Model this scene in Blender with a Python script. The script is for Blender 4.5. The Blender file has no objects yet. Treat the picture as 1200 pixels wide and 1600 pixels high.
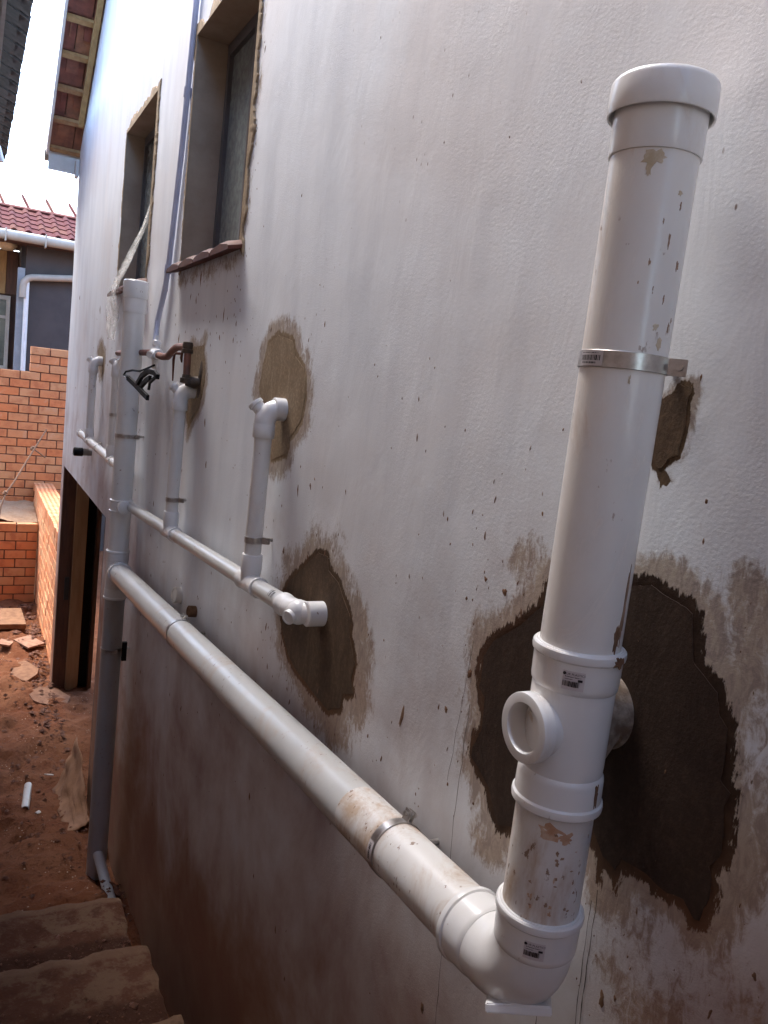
import bpy, bmesh, math, random
import numpy as np
from mathutils import Vector, Matrix, noise as mnoise

# ------------------------------------------------------------------ scene, camera, light
scene = bpy.context.scene
COL = scene.collection
rng = random.Random(7)

cam_data = bpy.data.cameras.new('camera')
cam = bpy.data.objects.new('camera', cam_data)
COL.objects.link(cam)
right = Vector((0.88506854, -0.45136592, 0.11367716))
up = Vector((-0.03640593, 0.17634761, 0.98365448))
fwd = Vector((0.4640348, 0.87474015, -0.13964733))
cam.matrix_world = Matrix(((right.x, up.x, -fwd.x, -0.8), (right.y, up.y, -fwd.y, 0.0), (right.z, up.z, -fwd.z, 0.0), (0, 0, 0, 1)))
cam_data.sensor_fit = 'HORIZONTAL'
cam_data.sensor_width = 36.0
cam_data.lens = 37.5
cam_data.clip_start = 0.02
cam_data.clip_end = 500.0
scene.camera = cam

SUN_EL, SUN_AZ = math.radians(58), math.radians(-22)      # azimuth measured from +y towards +x
world = bpy.data.worlds.new('World')
scene.world = world
world.use_nodes = True
wn, wl = world.node_tree.nodes, world.node_tree.links
sky = wn.new('ShaderNodeTexSky')
sky.sky_type = 'NISHITA'
sky.sun_disc = False
sky.sun_elevation = SUN_EL
sky.sun_rotation = SUN_AZ
sky.air_density = 1.0
sky.dust_density = 2.0
sky.ozone_density = 1.0
hs = wn.new('ShaderNodeHueSaturation')
hs.inputs['Saturation'].default_value = 1.15
wl.new(sky.outputs[0], hs.inputs['Color'])
wl.new(hs.outputs[0], wn['Background'].inputs['Color'])
wn['Background'].inputs['Strength'].default_value = 0.15

sd = bpy.data.lights.new('sun', 'SUN')
sd.energy = 0.85
sd.angle = math.radians(25)
sd.color = (1.0, 0.965, 0.92)
sun = bpy.data.objects.new('sun', sd)
COL.objects.link(sun)
sdir = Vector((math.sin(SUN_AZ) * math.cos(SUN_EL), math.cos(SUN_AZ) * math.cos(SUN_EL), math.sin(SUN_EL)))
sun.rotation_euler = (-sdir).to_track_quat('-Z', 'Y').to_euler()

scene.view_settings.view_transform = 'Standard'
scene.view_settings.look = 'None'
scene.view_settings.gamma = 1.0
scene.view_settings.use_curve_mapping = False
scene.view_settings.exposure = 3.2
scene.render.engine = 'CYCLES'
scene.cycles.max_bounces = 6
scene.cycles.diffuse_bounces = 5

# ------------------------------------------------------------------ helpers
def tag(o, label=None, cat=None, group=None, kind=None):
    if label: o['label'] = label
    if cat: o['category'] = cat
    if group: o['group'] = group
    if kind: o['kind'] = kind
    return o

def empty(name, loc=(0, 0, 0), label=None, cat=None, group=None):
    o = bpy.data.objects.new(name, None)
    COL.objects.link(o)
    o.location = loc
    o.empty_display_size = 0.1
    return tag(o, label, cat, group)

def link(name, me, mat=None, parent=None):
    if mat is not None and not me.materials: me.materials.append(mat)
    o = bpy.data.objects.new(name, me)
    COL.objects.link(o)
    if parent is not None:
        o.parent = parent
        pw = Vector((0, 0, 0)); q = parent
        while q is not None: pw += q.location; q = q.parent
        o.location = -pw            # geometry is given in world coordinates
    return o

def mesh(verts, faces, smooth=None):
    me = bpy.data.meshes.new('m')
    me.from_pydata([tuple(v) for v in verts], [], faces)
    if smooth is not None:
        me.shade_smooth(); me.set_sharp_from_angle(angle=math.radians(smooth))
    me.update()
    return me

def frame_of(axis):
    a = Vector(axis).normalized()
    h = Vector((0, 0, 1)) if abs(a.z) < 0.9 else Vector((0, 1, 0))
    u = a.cross(h).normalized()
    return a, u, a.cross(u).normalized()

def lathe_vf(origin, axis, prof, segs=32, closed=False):
    """surface of revolution: prof = [(distance along axis, radius)]"""
    a, u, v = frame_of(axis); o = Vector(origin)
    V, F = [], []
    for t, r in prof:
        for k in range(segs):
            th = 2 * math.pi * k / segs
            V.append(o + a * t + (u * math.cos(th) + v * math.sin(th)) * r)
    n = len(prof)
    for i in range(n if closed else n - 1):
        j = (i + 1) % n
        for k in range(segs):
            k2 = (k + 1) % segs
            F.append((i * segs + k, j * segs + k, j * segs + k2, i * segs + k2))
    if not closed:
        F.append(tuple(range(segs)))
        F.append(tuple((n - 1) * segs + k for k in reversed(range(segs))))
    return V, F

def lathe(name, origin, axis, prof, mat, parent=None, segs=32, closed=False, smooth=35):
    V, F = lathe_vf(origin, axis, prof, segs, closed)
    me = mesh(V, F)
    bm = bmesh.new(); bm.from_mesh(me); bmesh.ops.recalc_face_normals(bm, faces=bm.faces); bm.to_mesh(me); bm.free()
    me.shade_smooth(); me.set_sharp_from_angle(angle=math.radians(smooth))
    return link(name, me, mat, parent)

def tube_vf(pts, radii, segs=12):
    pts = [Vector(p) for p in pts]
    if not isinstance(radii, (list, tuple)): radii = [radii] * len(pts)
    V, F = [], []
    prev = None
    for i, p in enumerate(pts):
        d = (pts[min(i + 1, len(pts) - 1)] - pts[max(i - 1, 0)]).normalized()
        if prev is None: _, u, v = frame_of(d)
        else:
            u = (prev - d * prev.dot(d)).normalized(); v = d.cross(u)
        prev = u
        for k in range(segs):
            th = 2 * math.pi * k / segs
            V.append(p + (u * math.cos(th) + v * math.sin(th)) * radii[i])
    for i in range(len(pts) - 1):
        for k in range(segs):
            k2 = (k + 1) % segs
            F.append((i * segs + k, i * segs + k2, (i + 1) * segs + k2, (i + 1) * segs + k))
    F.append(tuple(reversed(range(segs))))
    F.append(tuple((len(pts) - 1) * segs + k for k in range(segs)))
    return V, F

def tube(name, pts, radii, mat, parent=None, segs=12, smooth=40):
    V, F = tube_vf(pts, radii, segs)
    return link(name, mesh(V, F, smooth), mat, parent)

def box_me(x0, x1, y0, y1, z0, z1, bevel=0.0, wob=0.0):
    bm = bmesh.new()
    bmesh.ops.create_cube(bm, size=1.0)
    for v in bm.verts:
        v.co = Vector(((x0 + x1) / 2 + v.co.x * (x1 - x0), (y0 + y1) / 2 + v.co.y * (y1 - y0), (z0 + z1) / 2 + v.co.z * (z1 - z0)))
        if wob: v.co += Vector((rng.uniform(-wob, wob), rng.uniform(-wob, wob), rng.uniform(-wob, wob)))
    if bevel: bmesh.ops.bevel(bm, geom=list(bm.edges), offset=bevel, segments=1, affect='EDGES')
    me = bpy.data.meshes.new('m'); bm.to_mesh(me); bm.free()
    return me

def box(name, x0, x1, y0, y1, z0, z1, mat, parent=None, bevel=0.0, wob=0.0):
    return link(name, box_me(x0, x1, y0, y1, z0, z1, bevel, wob), mat, parent)

def join_vf(parts):
    V, F = [], []
    for v, f in parts:
        n = len(V); V += list(v); F += [tuple(i + n for i in q) for q in f]
    return V, F

def bevel_box_vf(c, ax, ay, az, sx, sy, sz):
    """box from a centre, three axes and half sizes"""
    c, ax, ay, az = Vector(c), Vector(ax), Vector(ay), Vector(az)
    V = [c + ax * sx * i + ay * sy * j + az * sz * k for i in (-1, 1) for j in (-1, 1) for k in (-1, 1)]
    F = [(0, 1, 3, 2), (4, 6, 7, 5), (0, 4, 5, 1), (2, 3, 7, 6), (0, 2, 6, 4), (1, 5, 7, 3)]
    return V, F

# ------------------------------------------------------------------ materials
def new_mat(name):
    m = bpy.data.materials.new(name); m.use_nodes = True
    nt = m.node_tree
    return m, nt, nt.nodes, nt.links, nt.nodes['Principled BSDF']

def N(nt, typ, **kw):
    n = nt.nodes.new(typ)
    for k, v in kw.items():
        if k in n.inputs: n.inputs[k].default_value = v
        else: setattr(n, k, v)
    return n

def coords(nt, scale=(1, 1, 1), src='Object', rot=(0, 0, 0)):
    t = nt.nodes.new('ShaderNodeTexCoord'); mp = nt.nodes.new('ShaderNodeMapping')
    mp.inputs['Scale'].default_value = scale; mp.inputs['Rotation'].default_value = rot
    nt.links.new(t.outputs[src], mp.inputs['Vector'])
    return mp.outputs[0]

def noise(nt, vec, scale, detail=4.0, rough=0.55, dist=0.0):
    n = nt.nodes.new('ShaderNodeTexNoise')
    n.inputs['Scale'].default_value = scale; n.inputs['Detail'].default_value = detail
    n.inputs['Roughness'].default_value = rough; n.inputs['Distortion'].default_value = dist
    nt.links.new(vec, n.inputs['Vector'])
    return n.outputs['Fac']

def ramp(nt, fac, lo, hi, a=0.0, b=1.0, smooth=True):
    r = nt.nodes.new('ShaderNodeMapRange')
    r.interpolation_type = 'SMOOTHSTEP' if smooth else 'LINEAR'
    r.inputs['From Min'].default_value = lo; r.inputs['From Max'].default_value = hi
    r.inputs['To Min'].default_value = a; r.inputs['To Max'].default_value = b
    nt.links.new(fac, r.inputs['Value'])
    return r.outputs[0]

def mathn(nt, op, a, b=None, c=None):
    m = nt.nodes.new('ShaderNodeMath'); m.operation = op
    for i, v in enumerate((a, b, c)):
        if v is None: continue
        if isinstance(v, (int, float)): m.inputs[i].default_value = v
        else: nt.links.new(v, m.inputs[i])
    return m.outputs[0]

def mix(nt, fac, a, b):
    m = nt.nodes.new('ShaderNodeMix'); m.data_type = 'RGBA'
    for i, v in ((0, fac), (6, a), (7, b)):
        if isinstance(v, (int, float)): m.inputs[i].default_value = v
        elif isinstance(v, tuple): m.inputs[i].default_value = (*v, 1) if len(v) == 3 else v
        else: nt.links.new(v, m.inputs[i])
    return m.outputs[2]

def bump(nt, bsdf, height, strength, dist, prev=None):
    b = nt.nodes.new('ShaderNodeBump')
    b.inputs['Strength'].default_value = strength; b.inputs['Distance'].default_value = dist
    nt.links.new(height, b.inputs['Height'])
    if prev is not None: nt.links.new(prev, b.inputs['Normal'])
    nt.links.new(b.outputs[0], bsdf.inputs['Normal'])
    return b.outputs[0]

def simple(name, base, var=None, rough=0.7, scale=8.0, bstr=0.0, bdist=0.004, bscale=60.0, metallic=0.0, objrand=0.0, stretch=(1, 1, 1), spec=0.5):
    m, nt, nn, ll, bs = new_mat(name)
    vec = coords(nt, stretch)
    col = base
    var = var or tuple(c * 0.7 for c in base)
    f = ramp(nt, noise(nt, vec, scale, 6, 0.65), 0.35, 0.68)
    out = mix(nt, f, base, var)
    if objrand:
        oi = nt.nodes.new('ShaderNodeObjectInfo')
        h = nt.nodes.new('ShaderNodeHueSaturation')
        ll.new(ramp(nt, oi.outputs['Random'], 0, 1, 1 - objrand, 1 + objrand, False), h.inputs['Value'])
        ll.new(mathn(nt, 'MULTIPLY_ADD', oi.outputs['Random'], 0.03, 0.485), h.inputs['Hue'])
        ll.new(out, h.inputs['Color']); out = h.outputs[0]
    ll.new(out, bs.inputs['Base Color'])
    bs.inputs['Roughness'].default_value = rough
    bs.inputs['Metallic'].default_value = metallic
    bs.inputs['Specular IOR Level'].default_value = spec
    if bstr: bump(nt, bs, noise(nt, vec, bscale, 5, 0.6), bstr, bdist)
    return m

def make_wall_paint():
    m, nt, nn, ll, bs = new_mat('wall_paint')
    ob = coords(nt)
    streak = coords(nt, (1, 4.5, 1.1), rot=(-0.22, 0, 0))
    base = mix(nt, ramp(nt, noise(nt, streak, 1.5, 4, 0.55), 0.36, 0.72), (0.715, 0.745, 0.785), (0.63, 0.66, 0.705))
    base = mix(nt, ramp(nt, noise(nt, ob, 1.1, 4, 0.6, 0.4), 0.42, 0.72, 0, 0.55), base, (0.66, 0.62, 0.61))
    # thin smears of mortar rubbed round the patches
    at = nt.nodes.new('ShaderNodeAttribute'); at.attribute_name = 'smear'
    brush = noise(nt, coords(nt, (1, 2.2, 1.0), rot=(0.5, 0, 0)), 26, 8, 0.72, 1.2)
    fine = noise(nt, ob, 120, 4, 0.7)
    k = mathn(nt, 'ADD', at.outputs['Fac'], mathn(nt, 'MULTIPLY_ADD', brush, 1.15, -0.62))
    k = mathn(nt, 'ADD', k, mathn(nt, 'MULTIPLY_ADD', fine, 0.5, -0.25))
    k = mathn(nt, 'ADD', k, mathn(nt, 'MULTIPLY_ADD', noise(nt, ob, 7, 3, 0.6), 1.6, -0.86))
    sm = ramp(nt, k, 0.30, 0.70, 0, 0.74)
    base = mix(nt, sm, base, mix(nt, ramp(nt, brush, 0.42, 0.62), (0.33, 0.235, 0.14), (0.17, 0.095, 0.05)))
    # ragged rims of the mortar patches
    ac = nt.nodes.new('ShaderNodeAttribute'); ac.attribute_name = 'core'
    aw = nt.nodes.new('ShaderNodeAttribute'); aw.attribute_name = 'wet'
    drag = noise(nt, coords(nt, (1, 2.6, 0.7), rot=(0.15, 0, 0)), 34, 5, 0.7, 0.6)
    kc = mathn(nt, 'ADD', ac.outputs['Fac'], mathn(nt, 'MULTIPLY', mathn(nt, 'MULTIPLY_ADD', drag, 0.95, -0.475), mathn(nt, 'MULTIPLY_ADD', aw.outputs['Fac'], 0.75, 0.25)))
    kc = mathn(nt, 'ADD', kc, mathn(nt, 'MULTIPLY_ADD', brush, 0.7, -0.35))
    mc, _ = mortar_colour(nt, aw.outputs['Fac'])
    base = mix(nt, ramp(nt, kc, 0.46, 0.56), base, mc)
    # red soil splashed and wiped on the wall base, strengthened to paint in shade
    ag = nt.nodes.new('ShaderNodeAttribute'); ag.attribute_name = 'above_ground'
    sp = noise(nt, ob, 1.7, 6, 0.62, 0.2)
    h = mathn(nt, 'ADD', mathn(nt, 'MULTIPLY', ag.outputs['Fac'], -1.0), mathn(nt, 'MULTIPLY_ADD', sp, 2.4, -1.2))
    mud = ramp(nt, h, -2.0, -0.35, 0, 0.93)
    base = mix(nt, mud, base, mix(nt, ramp(nt, sp, 0.35, 0.65), (0.33, 0.175, 0.092), (0.24, 0.092, 0.040)))
    # fine specks of soil
    vo = nt.nodes.new('ShaderNodeTexVoronoi'); vo.inputs['Scale'].default_value = 26
    ll.new(coords(nt, (1, 1.6, 0.8)), vo.inputs['Vector'])
    cl = noise(nt, ob, 2.4, 3, 0.6)
    spk = mathn(nt, 'MULTIPLY', ramp(nt, vo.outputs['Distance'], 0.05, 0.11, 1, 0), ramp(nt, cl, 0.54, 0.66))
    base = mix(nt, mathn(nt, 'MULTIPLY', spk, 0.8), base, (0.13, 0.06, 0.032))
    ll.new(base, bs.inputs['Base Color'])
    bs.inputs['Roughness'].default_value = 0.8
    bs.inputs['Specular IOR Level'].default_value = 0.15
    g = mathn(nt, 'MULTIPLY', noise(nt, coords(nt, (1, 1.0, 1.4)), 150, 5, 0.72, 0.2), ramp(nt, noise(nt, ob, 3.2, 3, 0.6), 0.36, 0.64, 0.25, 1.0))
    n1 = bump(nt, bs, g, 0.5, 0.0018)
    bump(nt, bs, noise(nt, coords(nt, (1, 1, 0.5), rot=(0.5, 0, 0)), 9, 4, 0.6, 0.6), 0.35, 0.006, n1)
    return m

def make_pvc(name, base, dirt=0.0, rough=0.28, dirt_scale=9.0):
    m, nt, nn, ll, bs = new_mat(name)
    ob = coords(nt)
    c = mix(nt, ramp(nt, noise(nt, ob, 3.0, 4, 0.6), 0.35, 0.7), base, tuple(x * 0.9 for x in base))
    film = ramp(nt, noise(nt, coords(nt, (1, 1, 0.35)), dirt_scale, 8, 0.72, 0.5), 0.60 - dirt * 0.16, 0.78 - dirt * 0.10, 0, 0.2 + 0.6 * dirt)
    c = mix(nt, film, c, (0.42, 0.27, 0.15))
    sp = noise(nt, coords(nt, (1.6, 1.6, 0.8)), 48, 4, 0.6)
    cl = noise(nt, ob, 6, 3, 0.6)
    f = mathn(nt, 'MULTIPLY', ramp(nt, sp, 0.655 - 0.03 * dirt, 0.70 - 0.03 * dirt), ramp(nt, cl, 0.53 - 0.1 * dirt, 0.62 - 0.1 * dirt))
    c = mix(nt, mathn(nt, 'MULTIPLY', f, 0.85), c, (0.20, 0.105, 0.05))
    ll.new(c, bs.inputs['Base Color'])
    ll.new(ramp(nt, mathn(nt, 'MAXIMUM', film, f), 0, 1, rough, 0.75), bs.inputs['Roughness'])
    bs.inputs['Specular IOR Level'].default_value = 0.5
    bump(nt, bs, noise(nt, ob, 14, 3, 0.5), 0.06, 0.01)
    return m

def mortar_colour(nt, wet):
    ob = coords(nt)
    sw = noise(nt, coords(nt, (1, 1.8, 0.8), rot=(0.4, 0, 0)), 9, 5, 0.65, 0.8)
    f = ramp(nt, sw, 0.36, 0.68)
    dry = mix(nt, f, (0.27, 0.195, 0.12), (0.335, 0.255, 0.165))
    damp = mix(nt, f, (0.085, 0.052, 0.030), (0.125, 0.080, 0.046))
    wetc = mix(nt, f, (0.030, 0.0165, 0.0105), (0.044, 0.026, 0.017))
    c = mix(nt, ramp(nt, wet, 0.0, 0.5, smooth=False), dry, damp)
    c = mix(nt, ramp(nt, wet, 0.5, 1.0, smooth=False), c, wetc)
    h = nt.nodes.new('ShaderNodeHueSaturation')
    nt.links.new(ramp(nt, noise(nt, ob, 90, 3, 0.7), 0.4, 0.75, 0.92, 1.35), h.inputs['Value']); nt.links.new(c, h.inputs['Color'])
    return h.outputs[0], sw

def make_mortar(name, wet, rough=0.85):
    m, nt, nn, ll, bs = new_mat(name)
    v = nt.nodes.new('ShaderNodeValue'); v.outputs[0].default_value = wet
    c, sw = mortar_colour(nt, v.outputs[0])
    ll.new(c, bs.inputs['Base Color']); bs.inputs['Roughness'].default_value = rough
    bs.inputs['Specular IOR Level'].default_value = 0.25
    n1 = bump(nt, bs, noise(nt, coords(nt), 240, 3, 0.7), 0.5, 0.0012)
    bump(nt, bs, sw, 0.3, 0.004, n1)
    return m

def make_soil(name, cols, bs_strength=0.9, scale=1.6):
    m, nt, nn, ll, bs = new_mat(name)
    ob = coords(nt)
    big = noise(nt, ob, scale, 7, 0.65, 0.3); fine = noise(nt, ob, scale * 14, 6, 0.7)
    c = mix(nt, ramp(nt, big, 0.34, 0.66), cols[0], cols[1])
    c = mix(nt, ramp(nt, fine, 0.5, 0.72, 0, 0.75), c, cols[2])
    vo = nt.nodes.new('ShaderNodeTexVoronoi'); vo.inputs['Scale'].default_value = scale * 22
    ll.new(ob, vo.inputs['Vector'])
    st = mathn(nt, 'MULTIPLY', ramp(nt, vo.outputs['Distance'], 0.12, 0.2, 1, 0), ramp(nt, noise(nt, ob, scale * 4, 3), 0.52, 0.62))
    c = mix(nt, mathn(nt, 'MULTIPLY', st, 0.7), c, (0.42, 0.33, 0.25))
    ll.new(c, bs.inputs['Base Color']); bs.inputs['Roughness'].default_value = 0.95
    bs.inputs['Specular IOR Level'].default_value = 0.15
    n1 = bump(nt, bs, fine, bs_strength, 0.02)
    bump(nt, bs, noise(nt, ob, scale * 55, 4, 0.7), bs_strength, 0.008, n1)
    return m

def make_brick():
    m, nt, nn, ll, bs = new_mat('red_brick')
    ob = coords(nt)
    oi = nt.nodes.new('ShaderNodeObjectInfo')
    c = mix(nt, oi.outputs['Random'], (0.66, 0.225, 0.080), (0.62, 0.32, 0.15))
    n_ = nt.nodes.new('ShaderNodeTexNoise'); n_.noise_dimensions = '4D'
    n_.inputs['Scale'].default_value = 9; n_.inputs['Detail'].default_value = 5
    ll.new(ob, n_.inputs['Vector']); ll.new(mathn(nt, 'MULTIPLY', oi.outputs['Random'], 60.0), n_.inputs['W'])
    c = mix(nt, ramp(nt, n_.outputs['Fac'], 0.45, 0.7, 0, 0.6), c, (0.42, 0.125, 0.05))
    c = mix(nt, ramp(nt, n_.outputs['Fac'], 0.42, 0.28, 0, 0.45), c, (0.60, 0.38, 0.24))
    ll.new(c, bs.inputs['Base Color']); bs.inputs['Roughness'].default_value = 0.88
    bump(nt, bs, noise(nt, ob, 60, 5, 0.65), 0.5, 0.006)
    return m

def make_obscure_glass():
    m, nt, nn, ll, bs = new_mat('obscure_glass')
    ob = coords(nt)
    f = noise(nt, ob, 30, 3, 0.6)
    c = mix(nt, ramp(nt, f, 0.4, 0.62), (0.15, 0.17, 0.165), (0.21, 0.235, 0.225))
    ll.new(c, bs.inputs['Base Color']); bs.inputs['Roughness'].default_value = 0.22
    bump(nt, bs, noise(nt, ob, 70, 2, 0.5), 0.35, 0.004)
    return m

def make_film():
    m, nt, nn, ll, bs = new_mat('plastic_film')
    bs.inputs['Base Color'].default_value = (0.86, 0.86, 0.83, 1)
    bs.inputs['Roughness'].default_value = 0.25
    tl = nt.nodes.new('ShaderNodeBsdfTranslucent'); tl.inputs['Color'].default_value = (0.86, 0.86, 0.83, 1)
    m0 = nt.nodes.new('ShaderNodeMixShader'); m0.inputs[0].default_value = 0.45
    ll.new(bs.outputs[0], m0.inputs[1]); ll.new(tl.outputs[0], m0.inputs[2])
    tr = nt.nodes.new('ShaderNodeBsdfTransparent'); mx = nt.nodes.new('ShaderNodeMixShader')
    f = ramp(nt, noise(nt, coords(nt, (1, 2.2, 0.5), rot=(0.5, 0, 0)), 7, 3, 0.55), 0.40, 0.72, 0.10, 0.5)
    ll.new(f, mx.inputs[0]); ll.new(tr.outputs[0], mx.inputs[1]); ll.new(m0.outputs[0], mx.inputs[2])
    ll.new(mx.outputs[0], nn['Material Output'].inputs['Surface'])
    return m

M = {}
M['wall'] = make_wall_paint()
M['pvc'] = make_pvc('pvc_pipe', (0.76, 0.745, 0.715), 0.22, 0.26)
M['pvc_dirty'] = make_pvc('pvc_pipe_muddy', (0.72, 0.70, 0.67), 1.0, 0.32, 9.0)
M['pvc_scuffed'] = make_pvc('pvc_pipe_scuffed', (0.77, 0.745, 0.71), 0.55, 0.27, 8.0)
M['pvc_shaded'] = make_pvc('pvc_pipe_shaded', (0.36, 0.35, 0.345), 0.4, 0.35, 6.0)  # white pipe darkened to paint in the shade low on the stack
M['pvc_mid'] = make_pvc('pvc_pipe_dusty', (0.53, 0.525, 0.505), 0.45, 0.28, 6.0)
M['pvc_mud'] = make_pvc('pvc_caked_in_mortar', (0.34, 0.25, 0.18), 1.8, 0.6, 12.0)
M['branch_mud'] = simple('mortar_caked_pvc', (0.13, 0.085, 0.055), (0.36, 0.29, 0.23), rough=0.8, scale=26, bstr=0.5, bdist=0.004, bscale=70)
M['fitting'] = make_pvc('pvc_fitting', (0.78, 0.77, 0.755), 0.2, 0.24)
M['pvc_dark'] = simple('pvc_dark_grey', (0.30, 0.28, 0.27), rough=0.5)  # dark grey pipe of the wall stub
M['conduit'] = simple('conduit_grey', (0.52, 0.54, 0.66), (0.46, 0.48, 0.60), rough=0.75, spec=0.2)
M['steel'] = simple('galvanised_steel', (0.55, 0.53, 0.51), (0.36, 0.33, 0.31), rough=0.32, metallic=0.95, scale=40)
M['dark_metal'] = simple('dark_metal', (0.03, 0.03, 0.03), rough=0.5)
M['copper'] = simple('weathered_copper', (0.22, 0.085, 0.055), (0.12, 0.06, 0.045), rough=0.6, scale=30, metallic=0.2)
M['brass'] = simple('dirty_brass', (0.10, 0.065, 0.04), (0.05, 0.035, 0.025), rough=0.6, scale=40, metallic=0.3, bstr=0.4)
M['rust'] = simple('rusty_iron', (0.13, 0.045, 0.03), rough=0.8)
M['mortar_wet'] = make_mortar('mortar_wet', 1.0)
M['mortar_damp'] = make_mortar('mortar_damp', 0.5)
M['mortar_dry'] = make_mortar('mortar_dry', 0.0)
M['reveal'] = simple('raw_plaster_reveal', (0.36, 0.29, 0.215), (0.28, 0.215, 0.155), rough=0.9, scale=5, bstr=0.3, bscale=30)
M['faint_mud'] = simple('thin_mud', (0.36, 0.24, 0.16), (0.24, 0.14, 0.085), rough=0.8, scale=60)
M['glue'] = simple('tan_glue', (0.58, 0.50, 0.38), (0.44, 0.35, 0.23), rough=0.6, scale=50)
M['rusty_mud'] = simple('rusty_mud', (0.46, 0.25, 0.145), (0.58, 0.44, 0.33), rough=0.85, scale=45)
M['mud'] = simple('mud_fleck', (0.13, 0.06, 0.032), (0.20, 0.11, 0.06), rough=0.9, scale=60)
M['crack'] = simple('hairline_crack', (0.07, 0.05, 0.04), rough=0.9)
M['soil'] = make_soil('red_soil', ((0.138, 0.046, 0.019), (0.178, 0.074, 0.035), (0.055, 0.019, 0.009)))
M['sand'] = make_soil('builders_sand', ((0.42, 0.29, 0.18), (0.34, 0.21, 0.12), (0.25, 0.14, 0.08)), 0.6, 3.0)
def make_step():
    m, nt, nn, ll, bs = new_mat('muddy_concrete')
    ob = coords(nt)
    big = noise(nt, ob, 8.0, 6, 0.7, 0.1); fine = noise(nt, ob, 55, 5, 0.7)
    c = mix(nt, ramp(nt, big, 0.44, 0.58), (0.082, 0.032, 0.017), (0.125, 0.070, 0.041))
    c = mix(nt, ramp(nt, noise(nt, ob, 11, 5, 0.7), 0.53, 0.64, 0, 0.8), c, (0.065, 0.024, 0.013))
    at = nt.nodes.new('ShaderNodeAttribute'); at.attribute_name = 'soil_shade'
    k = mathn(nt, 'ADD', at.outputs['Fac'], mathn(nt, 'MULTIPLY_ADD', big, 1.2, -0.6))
    c = mix(nt, ramp(nt, k, 0.30, 0.6), c, (0.05, 0.019, 0.010))  # back of tread darkened by soil and by painted shade of the riser
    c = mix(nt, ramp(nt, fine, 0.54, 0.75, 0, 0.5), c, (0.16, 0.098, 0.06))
    c = mix(nt, ramp(nt, mathn(nt, 'ADD', at.outputs['Fac'], mathn(nt, 'MULTIPLY_ADD', big, 0.9, -0.45)), -0.35, -0.75, 0, 0.6), c, (0.16, 0.095, 0.058))  # worn nosing, also painted paler as a lit edge
    ll.new(c, bs.inputs['Base Color']); bs.inputs['Roughness'].default_value = 0.95; bs.inputs['Specular IOR Level'].default_value = 0.15
    n1 = bump(nt, bs, fine, 0.8, 0.006)
    bump(nt, bs, big, 0.6, 0.02, n1)
    return m
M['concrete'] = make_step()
M['brick'] = make_brick()
M['joint'] = simple('brick_joint', (0.10, 0.040, 0.024), (0.16, 0.075, 0.045), rough=0.95, bstr=0.4)
M['tile_red'] = simple('clay_tile_red', (0.27, 0.105, 0.065), (0.17, 0.07, 0.048), rough=0.75, objrand=0.25, scale=12)
M['tile_dusty'] = simple('dusty_tile', (0.30, 0.165, 0.105), (0.20, 0.10, 0.06), rough=0.9, scale=16)
M['tile_dark'] = simple('concrete_tile_dark', (0.085, 0.08, 0.085), (0.05, 0.048, 0.05), rough=0.85, objrand=0.25, scale=10)
M['tile_maroon'] = simple('roof_tile_maroon', (0.105, 0.030, 0.024), (0.07, 0.021, 0.018), rough=0.9, spec=0.08, objrand=0.2, scale=6)
M['sill_tile'] = simple('glazed_sill_tile', (0.11, 0.034, 0.024), (0.07, 0.024, 0.018), rough=0.65, spec=0.2, objrand=0.2, scale=20)
M['timber'] = simple('pine_timber', (0.40, 0.245, 0.11), (0.30, 0.17, 0.075), rough=0.75, scale=7, stretch=(3, 3, 0.6), objrand=0.15)
M['timber_dark'] = simple('dark_timber', (0.115, 0.055, 0.032), (0.07, 0.034, 0.022), rough=0.7, scale=8, stretch=(4, 4, 0.6))
M['timber_tan'] = simple('tan_board', (0.36, 0.24, 0.13), (0.27, 0.165, 0.085), rough=0.75, scale=5, stretch=(4, 4, 0.5))
M['white_paint'] = simple('white_paint', (0.72, 0.71, 0.69), (0.62, 0.61, 0.58), rough=0.5, scale=5)
M['gutter'] = simple('cream_gutter', (0.40, 0.345, 0.275), (0.34, 0.29, 0.23), rough=0.6, scale=6)
M['grey_wall'] = simple('charcoal_wall_paint', (0.060, 0.049, 0.045), (0.048, 0.039, 0.036), rough=0.8, scale=3)
M['grey_trim'] = simple('grey_trim', (0.27, 0.29, 0.30), (0.22, 0.24, 0.25), rough=0.6)
M['frame_dark'] = simple('bronze_window_frame', (0.095, 0.088, 0.088), (0.075, 0.07, 0.07), rough=0.4)
M['frame_pale'] = simple('cream_window_frame', (0.50, 0.47, 0.40), (0.42, 0.38, 0.32), rough=0.5)
M['glass'] = make_obscure_glass()
M['far_glass'] = simple('far_window_glass', (0.05, 0.06, 0.055), (0.12, 0.13, 0.11), rough=0.1, scale=4)
M['film'] = make_film()
M['neighbour'] = simple('ochre_plaster', (0.58, 0.44, 0.35), (0.49, 0.37, 0.29), rough=0.9, scale=2, bstr=0.3)
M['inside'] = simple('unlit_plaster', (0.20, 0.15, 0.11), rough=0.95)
M['black'] = simple('black_plastic', (0.010, 0.010, 0.011), rough=0.7, spec=0.2)
M['label'] = simple('paper_label', (0.60, 0.55, 0.55), (0.54, 0.49, 0.49), rough=0.5)
M['ink'] = simple('black_ink', (0.018, 0.012, 0.015), rough=0.6)
M['sack'] = simple('brown_paper', (0.26, 0.13, 0.062), (0.18, 0.085, 0.04), rough=0.85, scale=6, bstr=0.4)
M['rope'] = simple('sisal_rope', (0.24, 0.135, 0.072), (0.16, 0.085, 0.045), rough=0.9, scale=60)
M['sheet'] = simple('pale_roof_sheet', (0.60, 0.44, 0.37), (0.52, 0.38, 0.32), rough=0.5)
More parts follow.
